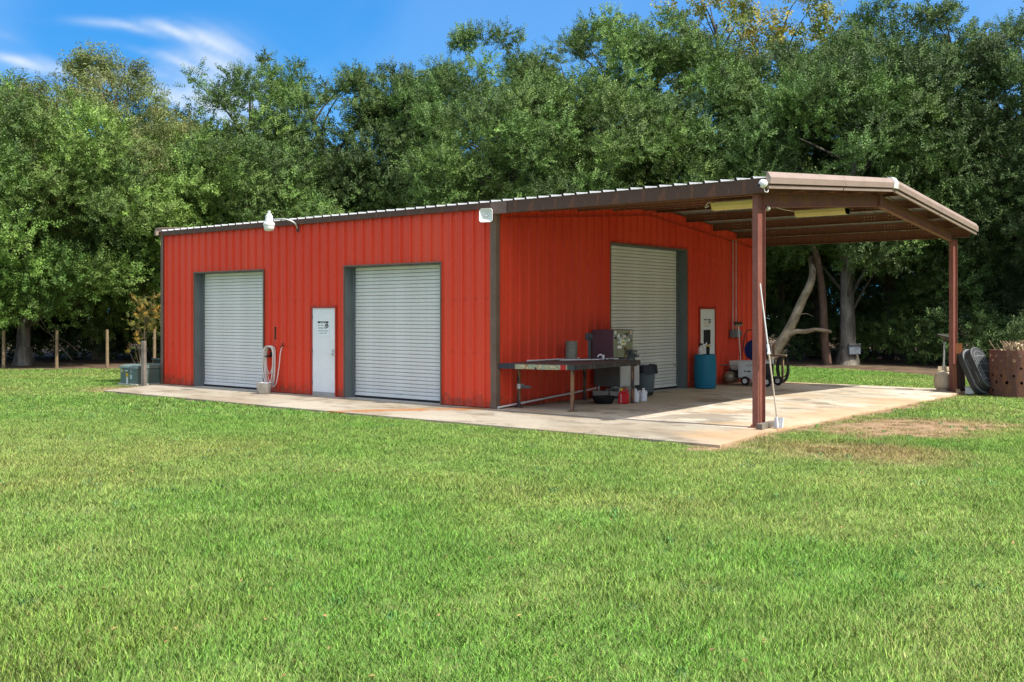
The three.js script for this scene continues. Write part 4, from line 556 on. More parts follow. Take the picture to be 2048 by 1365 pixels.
{ const t = thing('wooden_post', 'weathered grey wooden post standing beside the green transformer', 'post', [-11.98, -0.06, 0.62]); obj('post', box(0.11, 1.26, 0.10, 0, 0.63, 0, 0, 0.3, 0.012, 0.012), M.greyWood, t); }
{ const t = thing('utility_box', 'dark green utility box half hidden behind the workshop corner', 'utility box', [-13.2, -0.03, -1.15]); obj('cabinet', box(1.1, 0.62, 0.8, 0, 0.31, 0, 0, 0, 0, 0.02), gm([0.02, 0.027, 0.025], 0.2, 692, 0.5), t); obj('lid', box(1.16, 0.05, 0.86, 0, 0.645, 0), gm([0.05, 0.065, 0.06], 0.2, 693, 0.5), t);
  const b = thing('plastic_sack', 'crumpled white plastic sack lying on the dark utility box', 'sack', [-12.98, 0.64, -1.15]); const g = new THREE.IcosahedronGeometry(0.24, 4), p = g.attributes.position; for (let i = 0; i < p.count; i++) { const x = p.getX(i), y = p.getY(i), z = p.getZ(i), k = 1 + (fbm(x * 9 + 5, y * 9 + z * 6, 3, 3) - 0.5) * 0.7; p.setXYZ(i, x * k * 1.5, Math.max(-0.1, y * k * 0.7) + 0.1, z * k); } g.computeVertexNormals(); obj('sack', metres(g), mat([0.62, 0.64, 0.68], 0.4), b); }
{ const spots = [[-24.6, -1.45, 'leftmost round wooden fence post by the wood edge'], [-23.45, -2.85, 'round wooden fence post to the right of the big bare tree trunk'], [-22.25, -4.15, 'round wooden fence post midway between tree trunk and workshop'], [-21.3, -5.5, 'round wooden fence post seen just behind the green transformer']]; const fm = gm([0.27, 0.2, 0.12], 0.4, 694, 0.85); spots.forEach(([x, z, label], i) => { const t = thing('fence_post', label, 'fence post', [x, -0.06, z], i, 'fence posts along the wood'); obj('post', [cyl(0.052, 0.062, 1.4 + i * 0.02, 0, 0.7, 0, 0, 0, (i - 1.5) * 0.01, 12)], fm, t); obj('wire_staple', box(0.02, 0.03, 0.14, 0, 1.1, 0), M.galv, t); }); }

// ------------------------------------------------------------------ trees
const leafMat = new THREE.MeshPhysicalMaterial({ color: lin(1, 1, 1), roughness: 0.58, specularIntensity: 0.7, transmission: 0.3, thickness: 0, ior: 1.45, vertexColors: true, side: THREE.DoubleSide });
const bark = (s, a, b) => mat(white, 0.92, { map: tex(256, 256, 1, 1, (x, y) => { const n = fbm(x * 14, y * 4, s, 4, 14, 4), m = fbm(x * 4, y * 4, s + 4, 3, 4, 4), k = fbm(x * 40, y * 30, s + 6, 2, 40, 30); const c = mix3(a, b, clamp(n * 0.9 + m * 0.5 - 0.25)); const pt = fbm(x * 2 + 3, y * 1.0, s + 8, 3, 2, 1), q = (0.7 + 0.6 * k) * (0.55 + 0.9 * ss(0.3, 0.7, pt)); return [c[0] * q, c[1] * q, c[2] * q]; }), bumpMap: tex(256, 256, 1, 1, (x, y) => fbm(x * 16, y * 4, s, 4, 16, 4), false), bumpScale: 0.03 });
const barkDark = bark(700, [0.035, 0.028, 0.022], [0.11, 0.095, 0.075]), barkGrey = bark(710, [0.09, 0.078, 0.062], [0.26, 0.235, 0.19]), barkPale = bark(720, [0.20, 0.145, 0.095], [0.46, 0.37, 0.265]);
function sprigGeo(n, len, leafL, leafW, seed, droop = 0) {
  const r = rng(seed), pos = [], nor = [], col = [], a = V(), b = V(), c = V();
  const tri = (p, q, s, k) => { a.set(...p); b.set(...q); c.set(...s); const N = b.clone().sub(a).cross(c.clone().sub(a)).normalize(); for (const z of [p, q, s]) { pos.push(...z); nor.push(N.x, N.y, N.z); col.push(k, k * (0.97 + 0.06 * k), k); } };
  for (let i = 0; i < n; i++) {
    const t = (i + 0.5) / n, base = V((r() - 0.5) * 0.05, len * t, (r() - 0.5) * 0.05), az = i * 2.4 + r() * 1.2, up = 0.15 + r() * 0.8 - droop;
    const d = V(Math.cos(az), up, Math.sin(az)).normalize(), sdir = d.clone().cross(V(r() - 0.5, 1, r() - 0.5)).normalize(), nn = sdir.clone().cross(d), l = leafL * (0.7 + r() * 0.6), w = leafW * (0.7 + r() * 0.6) / 2;
    const st = base.clone().addScaledVector(d, 0.02), mid = st.clone().addScaledVector(d, l * 0.5), tip = st.clone().addScaledVector(d, l).addScaledVector(nn, -l * 0.12);
    const L1 = mid.clone().addScaledVector(sdir, w).addScaledVector(nn, w * 0.35), R1 = mid.clone().addScaledVector(sdir, -w).addScaledVector(nn, w * 0.35), k = 0.72 + r() * 0.56;
    tri(st.toArray(), L1.toArray(), tip.toArray(), k); tri(st.toArray(), tip.toArray(), R1.toArray(), k);
  }
  const g = new THREE.BufferGeometry(); g.setAttribute('position', new THREE.Float32BufferAttribute(pos, 3)); g.setAttribute('normal', new THREE.Float32BufferAttribute(nor, 3)); g.setAttribute('color', new THREE.Float32BufferAttribute(col, 3)); return g;
}
const sprigs = { oak: sprigGeo(20, 0.42, 0.105, 0.055, 1), droop: sprigGeo(18, 0.46, 0.14, 0.042, 2, 0.9), maple: sprigGeo(14, 0.5, 0.13, 0.10, 3, 0.3), far: sprigGeo(16, 0.6, 0.17, 0.09, 4) };
const UP1 = V(0, 1, 0);
function limbTube(pts, r0, r1, rad = 6) {   // tapering tube
  const cv = new THREE.CatmullRomCurve3(pts), n = Math.max(5, pts.length * 3), g = new THREE.TubeGeometry(cv, n, 1, rad, false), p = g.attributes.position, P = V();
  for (let i = 0; i <= n; i++) { cv.getPointAt(i / n, P); const rr = lerp(r0, r1, Math.pow(i / n, 0.8)); for (let k = 0; k <= rad; k++) { const j = i * (rad + 1) + k; p.setXYZ(j, P.x + (p.getX(j) - P.x) * rr, P.y + (p.getY(j) - P.y) * rr, P.z + (p.getZ(j) - P.z) * rr); } }
  const uv = g.attributes.uv, len = cv.getLength(); for (let i = 0; i < uv.count; i++) uv.setXY(i, uv.getY(i) * Math.max(1, Math.round(r0 * 6)), uv.getX(i) * len); g.computeVertexNormals(); const q = g.toNonIndexed(); return q;
}
const pal = {
  bright: [[0.152, 0.247, 0.047], [0.108, 0.196, 0.040], [0.194, 0.286, 0.063]], oak: [[0.110, 0.195, 0.042], [0.086, 0.154, 0.036], [0.152, 0.244, 0.052]], deep: [[0.091, 0.159, 0.039], [0.074, 0.129, 0.034], [0.126, 0.194, 0.052]],
  olive: [[0.217, 0.244, 0.081], [0.173, 0.216, 0.063], [0.268, 0.280, 0.104]], gold: [[0.250, 0.270, 0.037], [0.171, 0.230, 0.040], [0.316, 0.270, 0.046]], mid: [[0.122, 0.208, 0.044], [0.098, 0.167, 0.038], [0.163, 0.248, 0.052]],
};
const camXZ = [13.77, 16.33];
function crownInstances(clumps, per, geo, palette, seed, scale, parent, axis) {
  const r = rng(seed), q = new THREE.Quaternion(), m = new THREE.Matrix4(), list = [], cols = [], d = V(), P = V(), S = V(), col = new THREE.Color();
  for (const [c, rc] of clumps) {
    const n = Math.round(per * rc * rc * (0.85 + r() * 0.3)), ca = palette[Math.floor(r() * palette.length)], cb = palette[Math.floor(r() * palette.length)], tone = 0.68 + r() * 0.64;
    const subs = []; for (let k = 0; k < 9; k++) { d.set(r() * 2 - 1, r() * 2 - 0.75, r() * 2 - 1).normalize(); const rr = rc * (0.35 + 0.5 * r()); subs.push([c.x + d.x * rr, c.y + d.y * rr * 0.75, c.z + d.z * rr, rc * (0.24 + 0.2 * r()), 0.8 + r() * 0.4]); }
    for (let i = 0; i < n; i++) {
      const sb = subs[Math.floor(r() * subs.length)];
      d.set(r() * 2 - 1, r() * 2 - 1, r() * 2 - 1); if (d.lengthSq() > 1) { i--; continue; } d.normalize(); const rr = sb[3] * Math.pow(r(), 0.5) * (r() < 0.12 ? 1.7 : 1);
      P.set(sb[0] + d.x * rr, sb[1] + d.y * rr * 0.8, sb[2] + d.z * rr);
      const o = V(P.x - c.x, P.y - c.y, P.z - c.z).multiplyScalar(0.55 / rc).addScaledVector(d, 0.55).add(V((r() - 0.5) * 0.9, (r() - 0.5) * 0.9 + 0.25, (r() - 0.5) * 0.9)).normalize();
      q.setFromUnitVectors(UP1, o); q.multiply(new THREE.Quaternion().setFromAxisAngle(UP1, r() * 6.28)); const s = scale * (0.7 + r() * 0.65); S.set(s, s, s); m.compose(P, q, S); list.push(m.clone());
      const t = mix3(ca, cb, r()), k = tone * sb[4] * (0.8 + r() * 0.4); cols.push([t[0] * k, t[1] * k, t[2] * k]);
    }
  }
  const im = new THREE.InstancedMesh(geo, leafMat, list.length); list.forEach((x, i) => { im.setMatrixAt(i, x); im.setColorAt(i, col.setRGB(...cols[i])); }); im.name = 'crown'; im.userData.kind = 'stuff'; im.castShadow = im.receiveShadow = true; parent.add(im); return im;
}
let leafTotal = 0;
function tree(o) {
  const { x, z, h, R, base, seed, label, name = 'oak_tree', kind = 'mid', sprig = 'oak', n = 90, per = 58, scale = 1, trunk = 0.26, barkM = barkDark, group, lean = [0, 0], rc = [1.0, 1.7], shape = 0.75, category = 'tree', open = 0 } = o;
  const t = thing(name, label, category, [x, -0.05, z], 0, group), r = rng(seed * 7919 + 13), hc = h - base, axis = V(lean[0], base + hc * 0.5, lean[1]);
  const toCam = V(camXZ[0] - x, 0, camXZ[1] - z).normalize(), clumps = [];
  const env = (ty, az) => { const prof = Math.pow(Math.sin(Math.PI * clamp(0.10 + 0.84 * ty)), shape); return R * prof * (0.72 + 0.56 * vn(az * 1.3 + seed, ty * 3.2, seed)); };
  for (let i = 0, guard = 0; i < n && guard < n * 20; guard++) {
    const ty = r(), az = r() * Math.PI * 2, rr = env(ty, az) * (0.5 + 0.5 * Math.pow(r(), 0.4)), c = V(axis.x * ty + Math.cos(az) * rr, base + hc * ty * 0.965, axis.z * ty + Math.sin(az) * rr);
    const facing = (Math.cos(az) * toCam.x + Math.sin(az) * toCam.z); if (facing < -0.35 && r() < 0.6) continue;
    if (open && r() < open && ty > 0.6) continue;
    clumps.push([c, lerp(rc[0], rc[1], r()) * (ty > 0.85 ? 0.7 : 1)]); i++;
  }
  // trunk, a few forks and limbs reaching for the clumps
  const th = base + hc * 0.78, bend = (k) => V(axis.x * k * k + (vn(k * 3, seed, 5) - 0.5) * 0.7 * k, k * th, axis.z * k * k + (vn(k * 3 + 50, seed, 6) - 0.5) * 0.7 * k);
  const tp = [0, 0.12, 0.3, 0.5, 0.75, 1].map(bend); const tg = limbTube(tp, trunk, trunk * 0.22, 9);
  const flare = limbTube([V(0, -0.05, 0), V(tp[1].x * 0.2, 0.18, tp[1].z * 0.2), V(tp[1].x * 0.6, 0.7, tp[1].z * 0.6)], trunk * 1.55, trunk * 0.98, 9);
  obj('trunk', [tg, flare], barkM, t);
  const br = []; clumps.forEach(([c], i) => { if (i % 3) return; const k = clamp((c.y - 1.4 - r() * 1.6) / th, 0.16, 0.96), s = bend(k), mid = s.clone().lerp(c, 0.5).add(V((r() - 0.5) * 0.5, 0.15 + r() * 0.35, (r() - 0.5) * 0.5)), l = s.distanceTo(c); br.push(limbTube([s, mid, c.clone().addScaledVector(toCam, -0.15)], Math.min(trunk * 0.42, 0.018 + l * 0.018), 0.010, 5)); });
  if (br.length) obj('limbs', br, barkM, t);
  const im = crownInstances(clumps, per, sprigs[sprig], pal[kind], seed * 31 + 5, scale, t, axis); leafTotal += im.count; return t;
}
// front rows of the wood, left to right
tree({ x: -29.8, z: -1.0, h: 10.7, R: 4.6, base: 1.8, seed: 1, kind: 'mid', n: 65, label: 'leafy tree at the far left edge of the view, behind the fence line' });
tree({ x: -26.5, z: -3.1, h: 10.6, R: 4.7, base: 1.9, seed: 2, kind: 'bright', n: 89, trunk: 0.30, barkM: barkGrey, label: 'bright green tree with a straight bare trunk between the left fence posts' });
tree({ x: -28.6, z: -7.4, h: 12.9, R: 4.3, base: 2.6, seed: 3, kind: 'olive', sprig: 'droop', n: 92, name: 'pale_leaved_tree', label: 'pale olive tree with drooping leaves rising behind the bright left tree' });
tree({ x: -25.4, z: -8.9, h: 9.0, R: 4.0, base: 1.6, seed: 4, kind: 'bright', n: 73, label: 'low bright green tree reaching to the left corner of the workshop' });
tree({ x: -29.6, z: -12.0, h: 11.6, R: 3.3, base: 3.5, seed: 5, kind: 'oak', n: 57, label: 'darker tree in the dip of the treeline above the left workshop corner' });
tree({ x: -27.0, z: -14.2, h: 14.5, R: 4.1, base: 4.0, seed: 6, kind: 'oak', n: 62, open: 0.35, rc: [0.8, 1.25], label: 'tall open-crowned tree with sky showing between its top branches' });
tree({ x: -22.8, z: -10.6, h: 9.4, R: 3.5, base: 3.0, seed: 7, kind: 'mid', n: 53, label: 'rounded mid-green tree standing behind the yard light' });
tree({ x: -24.8, z: -16.6, h: 13.8, R: 3.9, base: 4.0, seed: 8, kind: 'mid', n: 73, label: 'broad mid-green tree behind the two front roll-up doors' });
tree({ x: -22.4, z: -18.8, h: 13.4, R: 3.6, base: 4.0, seed: 9, kind: 'deep', n: 65, label: 'dark tree with a low top left of the tall middle trees' });
tree({ x: -20.1, z: -20.0, h: 13.7, R: 3.4, base: 4.0, seed: 10, kind: 'oak', n: 62, label: 'dark-topped tree just left of the tall middle trees' });
tree({ x: -19.8, z: -23.0, h: 15.9, R: 4.3, base: 5.0, seed: 11, kind: 'oak', n: 62, rc: [0.85, 1.35], label: 'tall grey-green tree above the middle of the workshop roof' });
tree({ x: -17.6, z: -26.5, h: 16.0, R: 3.6, base: 5.0, seed: 12, kind: 'oak', n: 48, rc: [0.85, 1.25], open: 0.3, label: 'tall thin-topped tree right of the highest middle tree' });
tree({ x: -14.6, z: -18.3, h: 11.6, R: 4.4, base: 4.0, seed: 13, kind: 'mid', n: 68, label: 'broad rounded tree right behind the workshop ridge' });
tree({ x: -14.3, z: -25.0, h: 16.0, R: 4.3, base: 5.0, seed: 14, kind: 'mid', n: 65, rc: [0.85, 1.35], label: 'tall tree with ragged top above the carport corner' });
tree({ x: -10.6, z: -20.2, h: 11.2, R: 4.4, base: 3.6, seed: 15, kind: 'mid', n: 68, label: 'rounded tree behind the left end of the carport roof' });
tree({ x: -11.7, z: -25.4, h: 15.7, R: 4.0, base: 5.0, seed: 16, kind: 'oak', n: 59, label: 'tall tree behind the carport, its top cut by the frame' });
tree({ x: -11.4, z: -31.0, h: 18.6, R: 3.4, base: 9.0, seed: 17, kind: 'gold', sprig: 'maple', n: 58, per: 26, rc: [0.7, 1.0], open: 0.15, name: 'yellowing_tree', label: 'sparse yellow-leaved tree top against the sky, left of the pair', trunk: 0.2 });
tree({ x: -8.8, z: -32.5, h: 18.4, R: 3.2, base: 9.0, seed: 18, kind: 'gold', sprig: 'maple', n: 58, per: 26, rc: [0.7, 1.0], open: 0.15, name: 'yellowing_tree', label: 'sparse yellow-leaved tree top against the sky, right of the pair', trunk: 0.2 });
tree({ x: -8.2, z: -24.6, h: 12.3, R: 4.4, base: 3.0, seed: 19, kind: 'oak', n: 71, label: 'dense tree behind the carport with the leaning pale trunk below it', trunk: 0.22 });
tree({ x: -2.0, z: -23.7, h: 13.2, R: 4.3, base: 4.3, seed: 20, lean: [-0.5, -3.2], kind: 'oak', n: 92, trunk: 0.36, barkM: barkGrey, label: 'big oak with a thick grey trunk carrying a metal box' });
tree({ x: -5.4, z: -29.0, h: 14.3, R: 4.2, base: 3.6, seed: 21, kind: 'deep', n: 71, label: 'dark tree filling the gap behind the leaning pale trunk' });
tree({ x: -2.3, z: -29.4, h: 15.7, R: 3.5, base: 4.0, seed: 22, kind: 'oak', n: 68, open: 0.25, rc: [0.85, 1.35], label: 'tall oak whose open top stands above the carport ridge' });
tree({ x: 0.6, z: -27.4, h: 14.7, R: 3.2, base: 2.2, seed: 23, kind: 'deep', n: 84, rc: [0.85, 1.4], label: 'dark oak right of the carport roof, behind its rear column' });
tree({ x: 3.2, z: -29.2, h: 14.6, R: 4.6, base: 1.8, seed: 24, kind: 'deep', n: 104, open: 0.2, label: 'dark leafy oak behind the rusty burn barrel' });
tree({ x: 9.0, z: -29.0, h: 14.2, R: 4.4, base: 1.6, seed: 25, kind: 'oak', n: 59, label: 'tree beyond the right edge of the view, its boughs reaching in at the top right' });
// deeper rows that close the wood
{ const back = [[-36, -6], [-36.5, -13], [-37, -20], [-33, -23], [-30, -27], [-26.5, -30], [-22, -33], [-17.5, -36], [-13, -38], [-8, -39], [-3, -38], [2.5, -37], [7.5, -35], [12.5, -32], [-40, 2]];
  back.forEach(([x, z], i) => tree({ x, z, h: 10.4 + hash2(i, 3, 9) * 2.2, R: 4.8, base: 1.2, seed: 60 + i, kind: i % 2 ? 'deep' : 'oak', sprig: 'far', n: 60, per: 30, scale: 1.15, rc: [1.1, 1.7], name: 'background_tree', group: 'trees in the deeper rows of the wood', label: 'dark tree deep in the wood behind the front row of trees' })); }
{ const right = [[15, -27], [21, -22], [27, -16], [32, -9], [35, -1], [37, 7], [38, 16]];
  right.forEach(([x, z], i) => tree({ x, z, h: 11.5 + hash2(i, 4, 9) * 2, R: 4.6, base: 1.4, seed: 90 + i, kind: i % 2 ? 'deep' : 'oak', sprig: 'far', n: 46, per: 28, scale: 1.15, rc: [1.2, 1.8], name: 'background_tree', group: 'trees continuing the wood to the right', label: 'tree of the wood continuing past the right edge of the view' })); }
// understory: leafy shrubs from the ground up
function shrub(x, z, h, R, seed, kind, label, group) {
  const t = thing('shrub', label, 'shrub', [x, -0.05, z], 0, group), r = rng(seed * 97 + 3), cl = [], st = []; const n = Math.round(10 + R * R * 4);
  for (let i = 0; i < n; i++) { const a = r() * 6.28, q = Math.sqrt(r()) * R, y = 0.35 + (h - 0.7) * r() * (1 - 0.45 * q / R); const c = V(Math.cos(a) * q, y, Math.sin(a) * q); cl.push([c, 0.5 + r() * 0.45]); if (i % 3 === 0) st.push(limbTube([V(c.x * 0.15, -0.02, c.z * 0.15), V(c.x * 0.5, y * 0.6, c.z * 0.5), c], 0.025, 0.007, 5)); }
  obj('stems', st, barkDark, t); const im = crownInstances(cl, 46, sprigs.oak, pal[kind], seed * 11, 0.95, t, V(0, 0.3, 0)); im.name = 'foliage'; leafTotal += im.count;
}
{ const sp = [[-31.5, -3.6, 2.6, 1.9], [-30.2, -7.2, 2.8, 2.1], [-28.6, -10.8, 2.9, 2.1], [-33, 0.6, 2.6, 2], [-32.6, -6.2, 3.4, 2.2], [-31.2, -11, 3.4, 2.2], [-34.5, -2.6, 3.2, 2.2]]; sp.forEach(([x, z, h, R], i) => shrub(x, z, h, R, 200 + i, 'deep', 'dark shrub in the shade of the wood behind the left fence posts', 'shrubs under the left trees'));
  const sq = [[-9.5, -25.4, 3, 2], [-7.4, -27.2, 3, 2], [-4.4, -27.2, 2.6, 1.7], [-0.4, -26.2, 2.8, 1.9], [2.2, -25.6, 2.6, 1.9], [4.6, -24.2, 2.2, 1.7], [6.6, -23.2, 2.4, 1.9], [8.6, -22.4, 2.2, 1.8], [-5.8, -31, 3.6, 2.2], [-1.6, -31.5, 3.6, 2.2], [2.6, -30.2, 3.6, 2.2], [6.4, -28.4, 3.6, 2.2], [9.6, -24.5, 3, 2.2], [-5.3, -35.3, 6, 3], [-3.2, -34.6, 5.5, 2.8]]; sq.forEach(([x, z, h, R], i) => shrub(x, z, h, R, 230 + i, i % 3 ? 'deep' : 'mid', 'dark shrub in the shade of the wood behind the carport', 'shrubs under the right trees')); }
// leaning pale trunk with a fork
const RV = V(0.7745, 0, -0.6326);
{ const at = (a, y, d = 0) => RV.clone().multiplyScalar(a).add(V(0, y, 0)).add(V(0.63 * d, 0, 0.77 * d)); const t = thing('leaning_trunk', 'pale leaning tree trunk with a side branch behind the timber stand', 'tree trunk', [-4.25, -0.05, -21.65]);
  obj('trunk', [limbTube([at(-0.1, -0.1), at(0.16, 0.5), at(0.6, 1.16), at(0.92, 1.85, 0.1), at(1.25, 2.55, 0), at(1.5, 3.1, 0.1), at(1.72, 3.6, -0.3), at(1.85, 4.2, -1.0)], 0.24, 0.12, 12)], barkPale, t); obj('branch', limbTube([at(0.55, 1.05, 0.05), at(0.9, 1.3, 0.2), at(1.25, 1.3, 0.3), at(1.7, 1.38, 0.2), at(2.3, 1.3, 0.2)], 0.12, 0.06, 9), barkPale, t); obj('dead_twig', limbTube([at(0.95, 1.9, 0.2), at(1.25, 2.0, 0.4), at(1.5, 1.9, 0.5)], 0.03, 0.01, 5), barkPale, t); }
{ const t = thing('slim_trunk', 'slim dark reddish tree trunk just left of the big grey oak trunk', 'tree trunk', [-2.6, -0.05, -23.2]); obj('trunk', limbTube([V(0, -0.1, 0), V(-0.1, 1.2, 0.1), V(-0.2, 2.6, 0), V(-0.5, 4.4, 0), V(-1.3, 6, 0)], 0.2, 0.12, 8), bark(730, [0.07, 0.04, 0.028], [0.17, 0.11, 0.08]), t);
  const u = thing('tree_trunk_box', 'grey-blue metal box fixed low on the thick grey oak trunk', 'box', [-1.62, 0.55, -23.42], 0.68); obj('case', box(0.44, 0.36, 0.16, 0, 0, 0, 0, 0, 0.06), gm([0.2, 0.235, 0.27], 0.25, 740, 0.5), u); obj('lid', box(0.47, 0.06, 0.2, 0.005, 0.2, 0.01, 0, 0, 0.06), gm([0.1, 0.1, 0.1], 0.25, 741, 0.5), u); }
{ const t = thing('dead_branch', 'thin pale dead branches slanting down beside the straight left tree trunk', 'branch', [-26.2, -0.05, -3.0]); const at = (a, y, d = 0) => RV.clone().multiplyScalar(a).add(V(0, y, 0)).add(V(0.63 * d, 0, 0.77 * d)); obj('branches', [limbTube([at(0.1, 2.9, 0.2), at(0.6, 2.1, 0.4), at(1.2, 1.3, 0.6), at(2.2, 0.25, 0.9)], 0.022, 0.006, 4), limbTube([at(0.2, 2.2, 0.2), at(0.9, 1.4, 0.4), at(1.9, 0.9, 0.6), at(2.4, 0.55, 0.8)], 0.016, 0.005, 4), limbTube([at(-0.3, 2.7, 0.2), at(-0.8, 1.4, 0.4), at(-1.2, 0.3, 0.6)], 0.02, 0.006, 4)], barkPale, t); }
{ const t = thing('sapling', 'slender young tree with yellow and orange leaves behind the green transformer', 'sapling', [-17.85, -0.05, -3.0]); const r = rng(91), cl = [], st = [limbTube([V(0, 0, 0), V(0.02, 0.7, 0), V(0, 1.3, 0.02), V(0.05, 2.2, 0)], 0.022, 0.006, 5)]; for (let i = 0; i < 34; i++) { const y = 1.15 + r() * 1.35, q = (y < 1.9 ? 0.62 : 0.4) * Math.sqrt(r()), a = r() * 6.28, c = V(Math.cos(a) * q + 0.12, y, Math.sin(a) * q); cl.push([c, 0.2]); if (i % 2) st.push(limbTube([V(0, y * 0.72, 0), c.clone().multiplyScalar(0.5).setY(y * 0.9), c], 0.008, 0.003, 4)); }
  for (const [a, y] of [[-0.5, 1.0], [-0.35, 1.5], [-0.8, 0.75], [-0.2, 1.1]]) st.push(limbTube([V(-0.05, 0, 0.1), V(a * 0.6, y * 0.5, 0.1), V(a, y, 0.1)], 0.012, 0.005, 4)); for (const [a, y] of [[-0.8, 0.78], [-0.5, 0.8], [-0.62, 0.72], [-0.35, 0.66]]) cl.push([V(a, y, 0.1), 0.14]);
  obj('stems', st, barkPale, t); const im = crownInstances(cl, 150, sprigs.oak, [[0.2, 0.2, 0.04], [0.42, 0.22, 0.03], [0.12, 0.16, 0.04], [0.3, 0.24, 0.05]], 17, 0.42, t, V(0, 1.4, 0)); im.name = 'foliage'; }

// ------------------------------------------------------------------ grass
function tuft(n, rad, hgt, wid, seed) {
  const r = rng(seed), pos = [], nor = [], col = [];
  for (let i = 0; i < n; i++) {
    const a = r() * 6.283, q = rad * Math.pow(r(), 0.6), x = Math.cos(a) * q, z = Math.sin(a) * q, f = r() * 6.283, h = hgt * (0.5 + r() * 0.8), le = h * (0.25 + r() * 0.9), w = wid * (0.7 + r() * 0.6) / 2, b = r() * 6.283;
    const dx = Math.cos(f), dz = Math.sin(f), sx = Math.cos(b) * w, sz = Math.sin(b) * w, mx = x + dx * le * 0.4, mz = z + dz * le * 0.4, my = h * 0.62, tx = x + dx * le, tz = z + dz * le, ty = h * 0.95;
    const straw = r() < 0.2, k = 0.55 + r() * 0.9, c = straw ? [1.6 * k, 1.05 * k, 1.7 * k] : [k * (0.9 + r() * 0.25), k, k * 0.95];
    const v = [[x - sx, -0.004, z - sz], [x + sx, -0.004, z + sz], [mx + sx * 0.8, my, mz + sz * 0.8], [mx - sx * 0.8, my, mz - sz * 0.8], [tx, ty, tz]];
    const N = V(-dx * 0.5 + (r() - 0.5) * 0.5, 1, -dz * 0.5 + (r() - 0.5) * 0.5).normalize();
    for (const [p, s, t] of [[0, 1, 2], [0, 2, 3], [3, 2, 4]]) for (const e of [p, s, t]) { pos.push(...v[e]); nor.push(N.x, N.y, N.z); col.push(...c); }
  }
  const g = new THREE.BufferGeometry(); g.setAttribute('position', new THREE.Float32BufferAttribute(pos, 3)); g.setAttribute('normal', new THREE.Float32BufferAttribute(nor, 3)); g.setAttribute('color', new THREE.Float32BufferAttribute(col, 3)); return g;
}
const grassMat = new THREE.MeshPhysicalMaterial({ color: lin(1, 1, 1), roughness: 0.85, specularIntensity: 0.3, transmission: 0.25, thickness: 0, vertexColors: true, side: THREE.DoubleSide });
function grassBand(dMin, dMax, step, geo, label, seed) {
  const r = rng(seed), q = new THREE.Quaternion(), m = new THREE.Matrix4(), list = [], cols = [], S = V(), P = V(), fx = -Math.sin(0.685), fz = -Math.cos(0.685), rx = Math.cos(0.685), rz = -Math.sin(0.685);
  for (let d = dMin; d < dMax; d += step) { const half = d * 0.56 + 4.5; for (let s = -half; s < half; s += step) {
    const dd = d + (r() - 0.5) * step * 1.2, s2 = s + (r() - 0.5) * step * 1.2, x = 13.77 + fx * dd + rx * s2, z = 16.33 + fz * dd + rz * s2; const e1 = (r() - 0.5) * 0.5;
    if (!inLawn(x + e1, z + e1) || onPad(x, z, 0.01 + r() * 0.08)) continue; const b = bare(x, z); if (r() < b * 0.8 - 0.08) continue;
    const t = grassTint(x, z), k = 0.78 + r() * 0.44, sc = (0.8 + r() * 0.45) * (1 - 0.35 * b); const edge = onPad(x, z, 0.16) ? 0.65 : 1;
    q.setFromAxisAngle(UP1, r() * 6.28); P.set(x, -0.045, z); S.set(sc * edge, sc * (0.75 + 0.5 * vn(x * 0.8, z * 0.8, 15)), sc * edge); m.compose(P, q, S); list.push(m.clone()); const c = mix3(t, [0.44, 0.32, 0.18], Math.pow(b, 0.7) * (0.55 + 0.4 * r())); cols.push([c[0] * k, c[1] * k, c[2] * k]);
  } }
  const im = new THREE.InstancedMesh(geo, grassMat, list.length), col = new THREE.Color(); list.forEach((x, i) => { im.setMatrixAt(i, x); im.setColorAt(i, col.setRGB(...cols[i])); }); im.name = numbered('grass'); im.receiveShadow = im.castShadow = true; im.userData = { kind: 'stuff', label, category: 'grass' }; scene.add(im); console.log('grass', list.length);
}
grassBand(4.2, 10, 0.15, tuft(210, 0.17, 0.046, 0.0038, 1), 'short green lawn grass in the foreground', 11);
grassBand(10, 20, 0.19, tuft(220, 0.21, 0.044, 0.0044, 2), 'short green lawn grass in front of the concrete apron', 12);
grassBand(20, 46, 0.34, tuft(260, 0.34, 0.044, 0.0068, 3), 'short green lawn grass beyond the workshop up to the wood', 13);
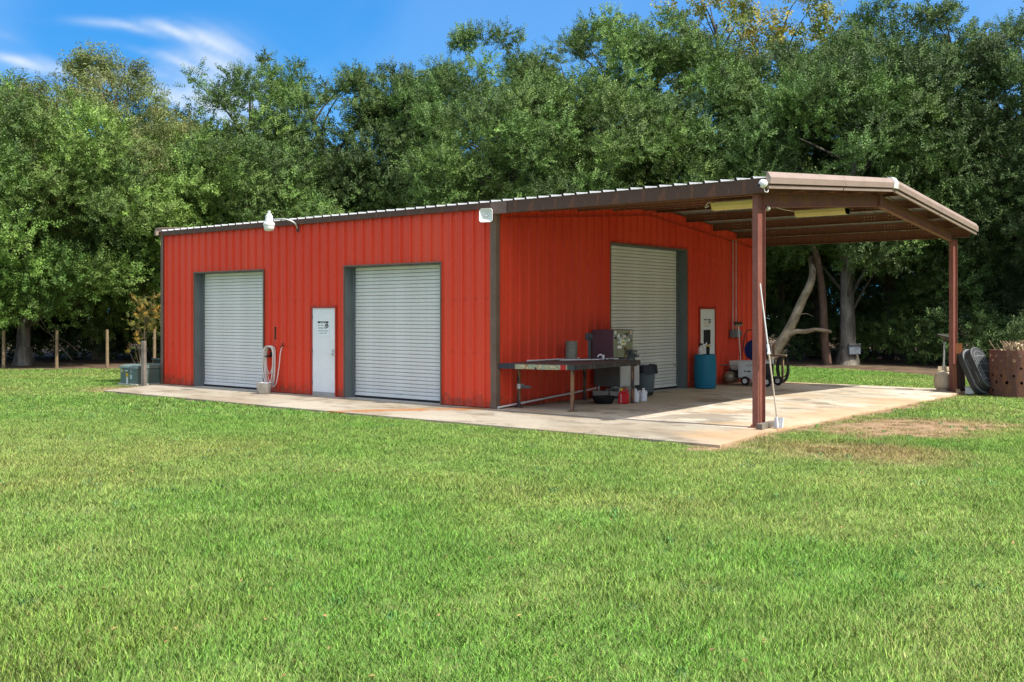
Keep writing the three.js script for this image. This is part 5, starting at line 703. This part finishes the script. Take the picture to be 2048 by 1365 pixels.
{ // dead leaves caught in the turf
  const r = rng(404), g = new THREE.BufferGeometry(), n = 1700, list = [], cols = [], m = new THREE.Matrix4(), q = new THREE.Quaternion(), S = V(), P = V(), e = new THREE.Euler();
  g.setAttribute('position', new THREE.Float32BufferAttribute([0, 0, 0, 0.5, 0.12, 0.25, 1, 0, 0, 0, 0, 0, 1, 0, 0, 0.5, 0.1, -0.28], 3)); g.computeVertexNormals();
  for (let i = 0; i < n; i++) { const d = 4.5 + 30 * Math.pow(r(), 0.8), s = (r() * 2 - 1) * (d * 0.56 + 1.5), x = 13.77 - 0.6326 * d + 0.7745 * s, z = 16.33 - 0.7745 * d - 0.6326 * s; if (!inLawn(x, z) || onPad(x, z, 0.02)) continue; q.setFromEuler(e.set((r() - 0.5) * 0.9, r() * 6.28, (r() - 0.5) * 0.9)); const k = 0.022 + r() * 0.035; m.compose(P.set(x, -0.022 + r() * 0.02, z), q, S.set(k, k, k)); list.push(m.clone()); const b = 0.5 + r() * 0.8; cols.push([0.30 * b, (0.17 + 0.06 * r()) * b, 0.085 * b]); }
  const im = new THREE.InstancedMesh(g, mat(white, 0.9, { side: THREE.DoubleSide }), list.length), c = new THREE.Color(); list.forEach((x, i) => { im.setMatrixAt(i, x); im.setColorAt(i, c.setRGB(...cols[i])); }); im.name = 'fallen_leaves'; im.castShadow = im.receiveShadow = true; im.userData = { kind: 'stuff', label: 'small brown dead leaves scattered through the lawn grass', category: 'leaves' }; scene.add(im);
}
{ // coarser weedy tufts here and there
  const r = rng(405), g = tuft(26, 0.05, 0.07, 0.009, 9), list = [], cols = [], m = new THREE.Matrix4(), q = new THREE.Quaternion(), S = V(), P = V();
  for (let i = 0; i < 900; i++) { const d = 4.5 + 22 * Math.pow(r(), 0.75), s = (r() * 2 - 1) * (d * 0.56 + 1.5), x = 13.77 - 0.6326 * d + 0.7745 * s, z = 16.33 - 0.7745 * d - 0.6326 * s; if (!inLawn(x, z) || onPad(x, z, 0.08) || vn(x * 0.7, z * 0.7, 99) < 0.45) continue; q.setFromAxisAngle(UP1, r() * 6.28); const k = 0.6 + r() * 0.6; m.compose(P.set(x, -0.045, z), q, S.set(k, k * 0.85, k)); list.push(m.clone()); const t = grassTint(x, z), b = 0.7 + r() * 0.5; cols.push([t[0] * b * 0.8, t[1] * b, t[2] * b * 1.5]); }
  const im = new THREE.InstancedMesh(g, grassMat, list.length), c = new THREE.Color(); list.forEach((x, i) => { im.setMatrixAt(i, x); im.setColorAt(i, c.setRGB(...cols[i])); }); im.name = 'weeds'; im.castShadow = im.receiveShadow = true; im.userData = { kind: 'stuff', label: 'coarser weed tufts growing here and there in the lawn', category: 'weeds' }; scene.add(im);
}
console.log('sprigs', leafTotal);
renderer.render(scene, camera);
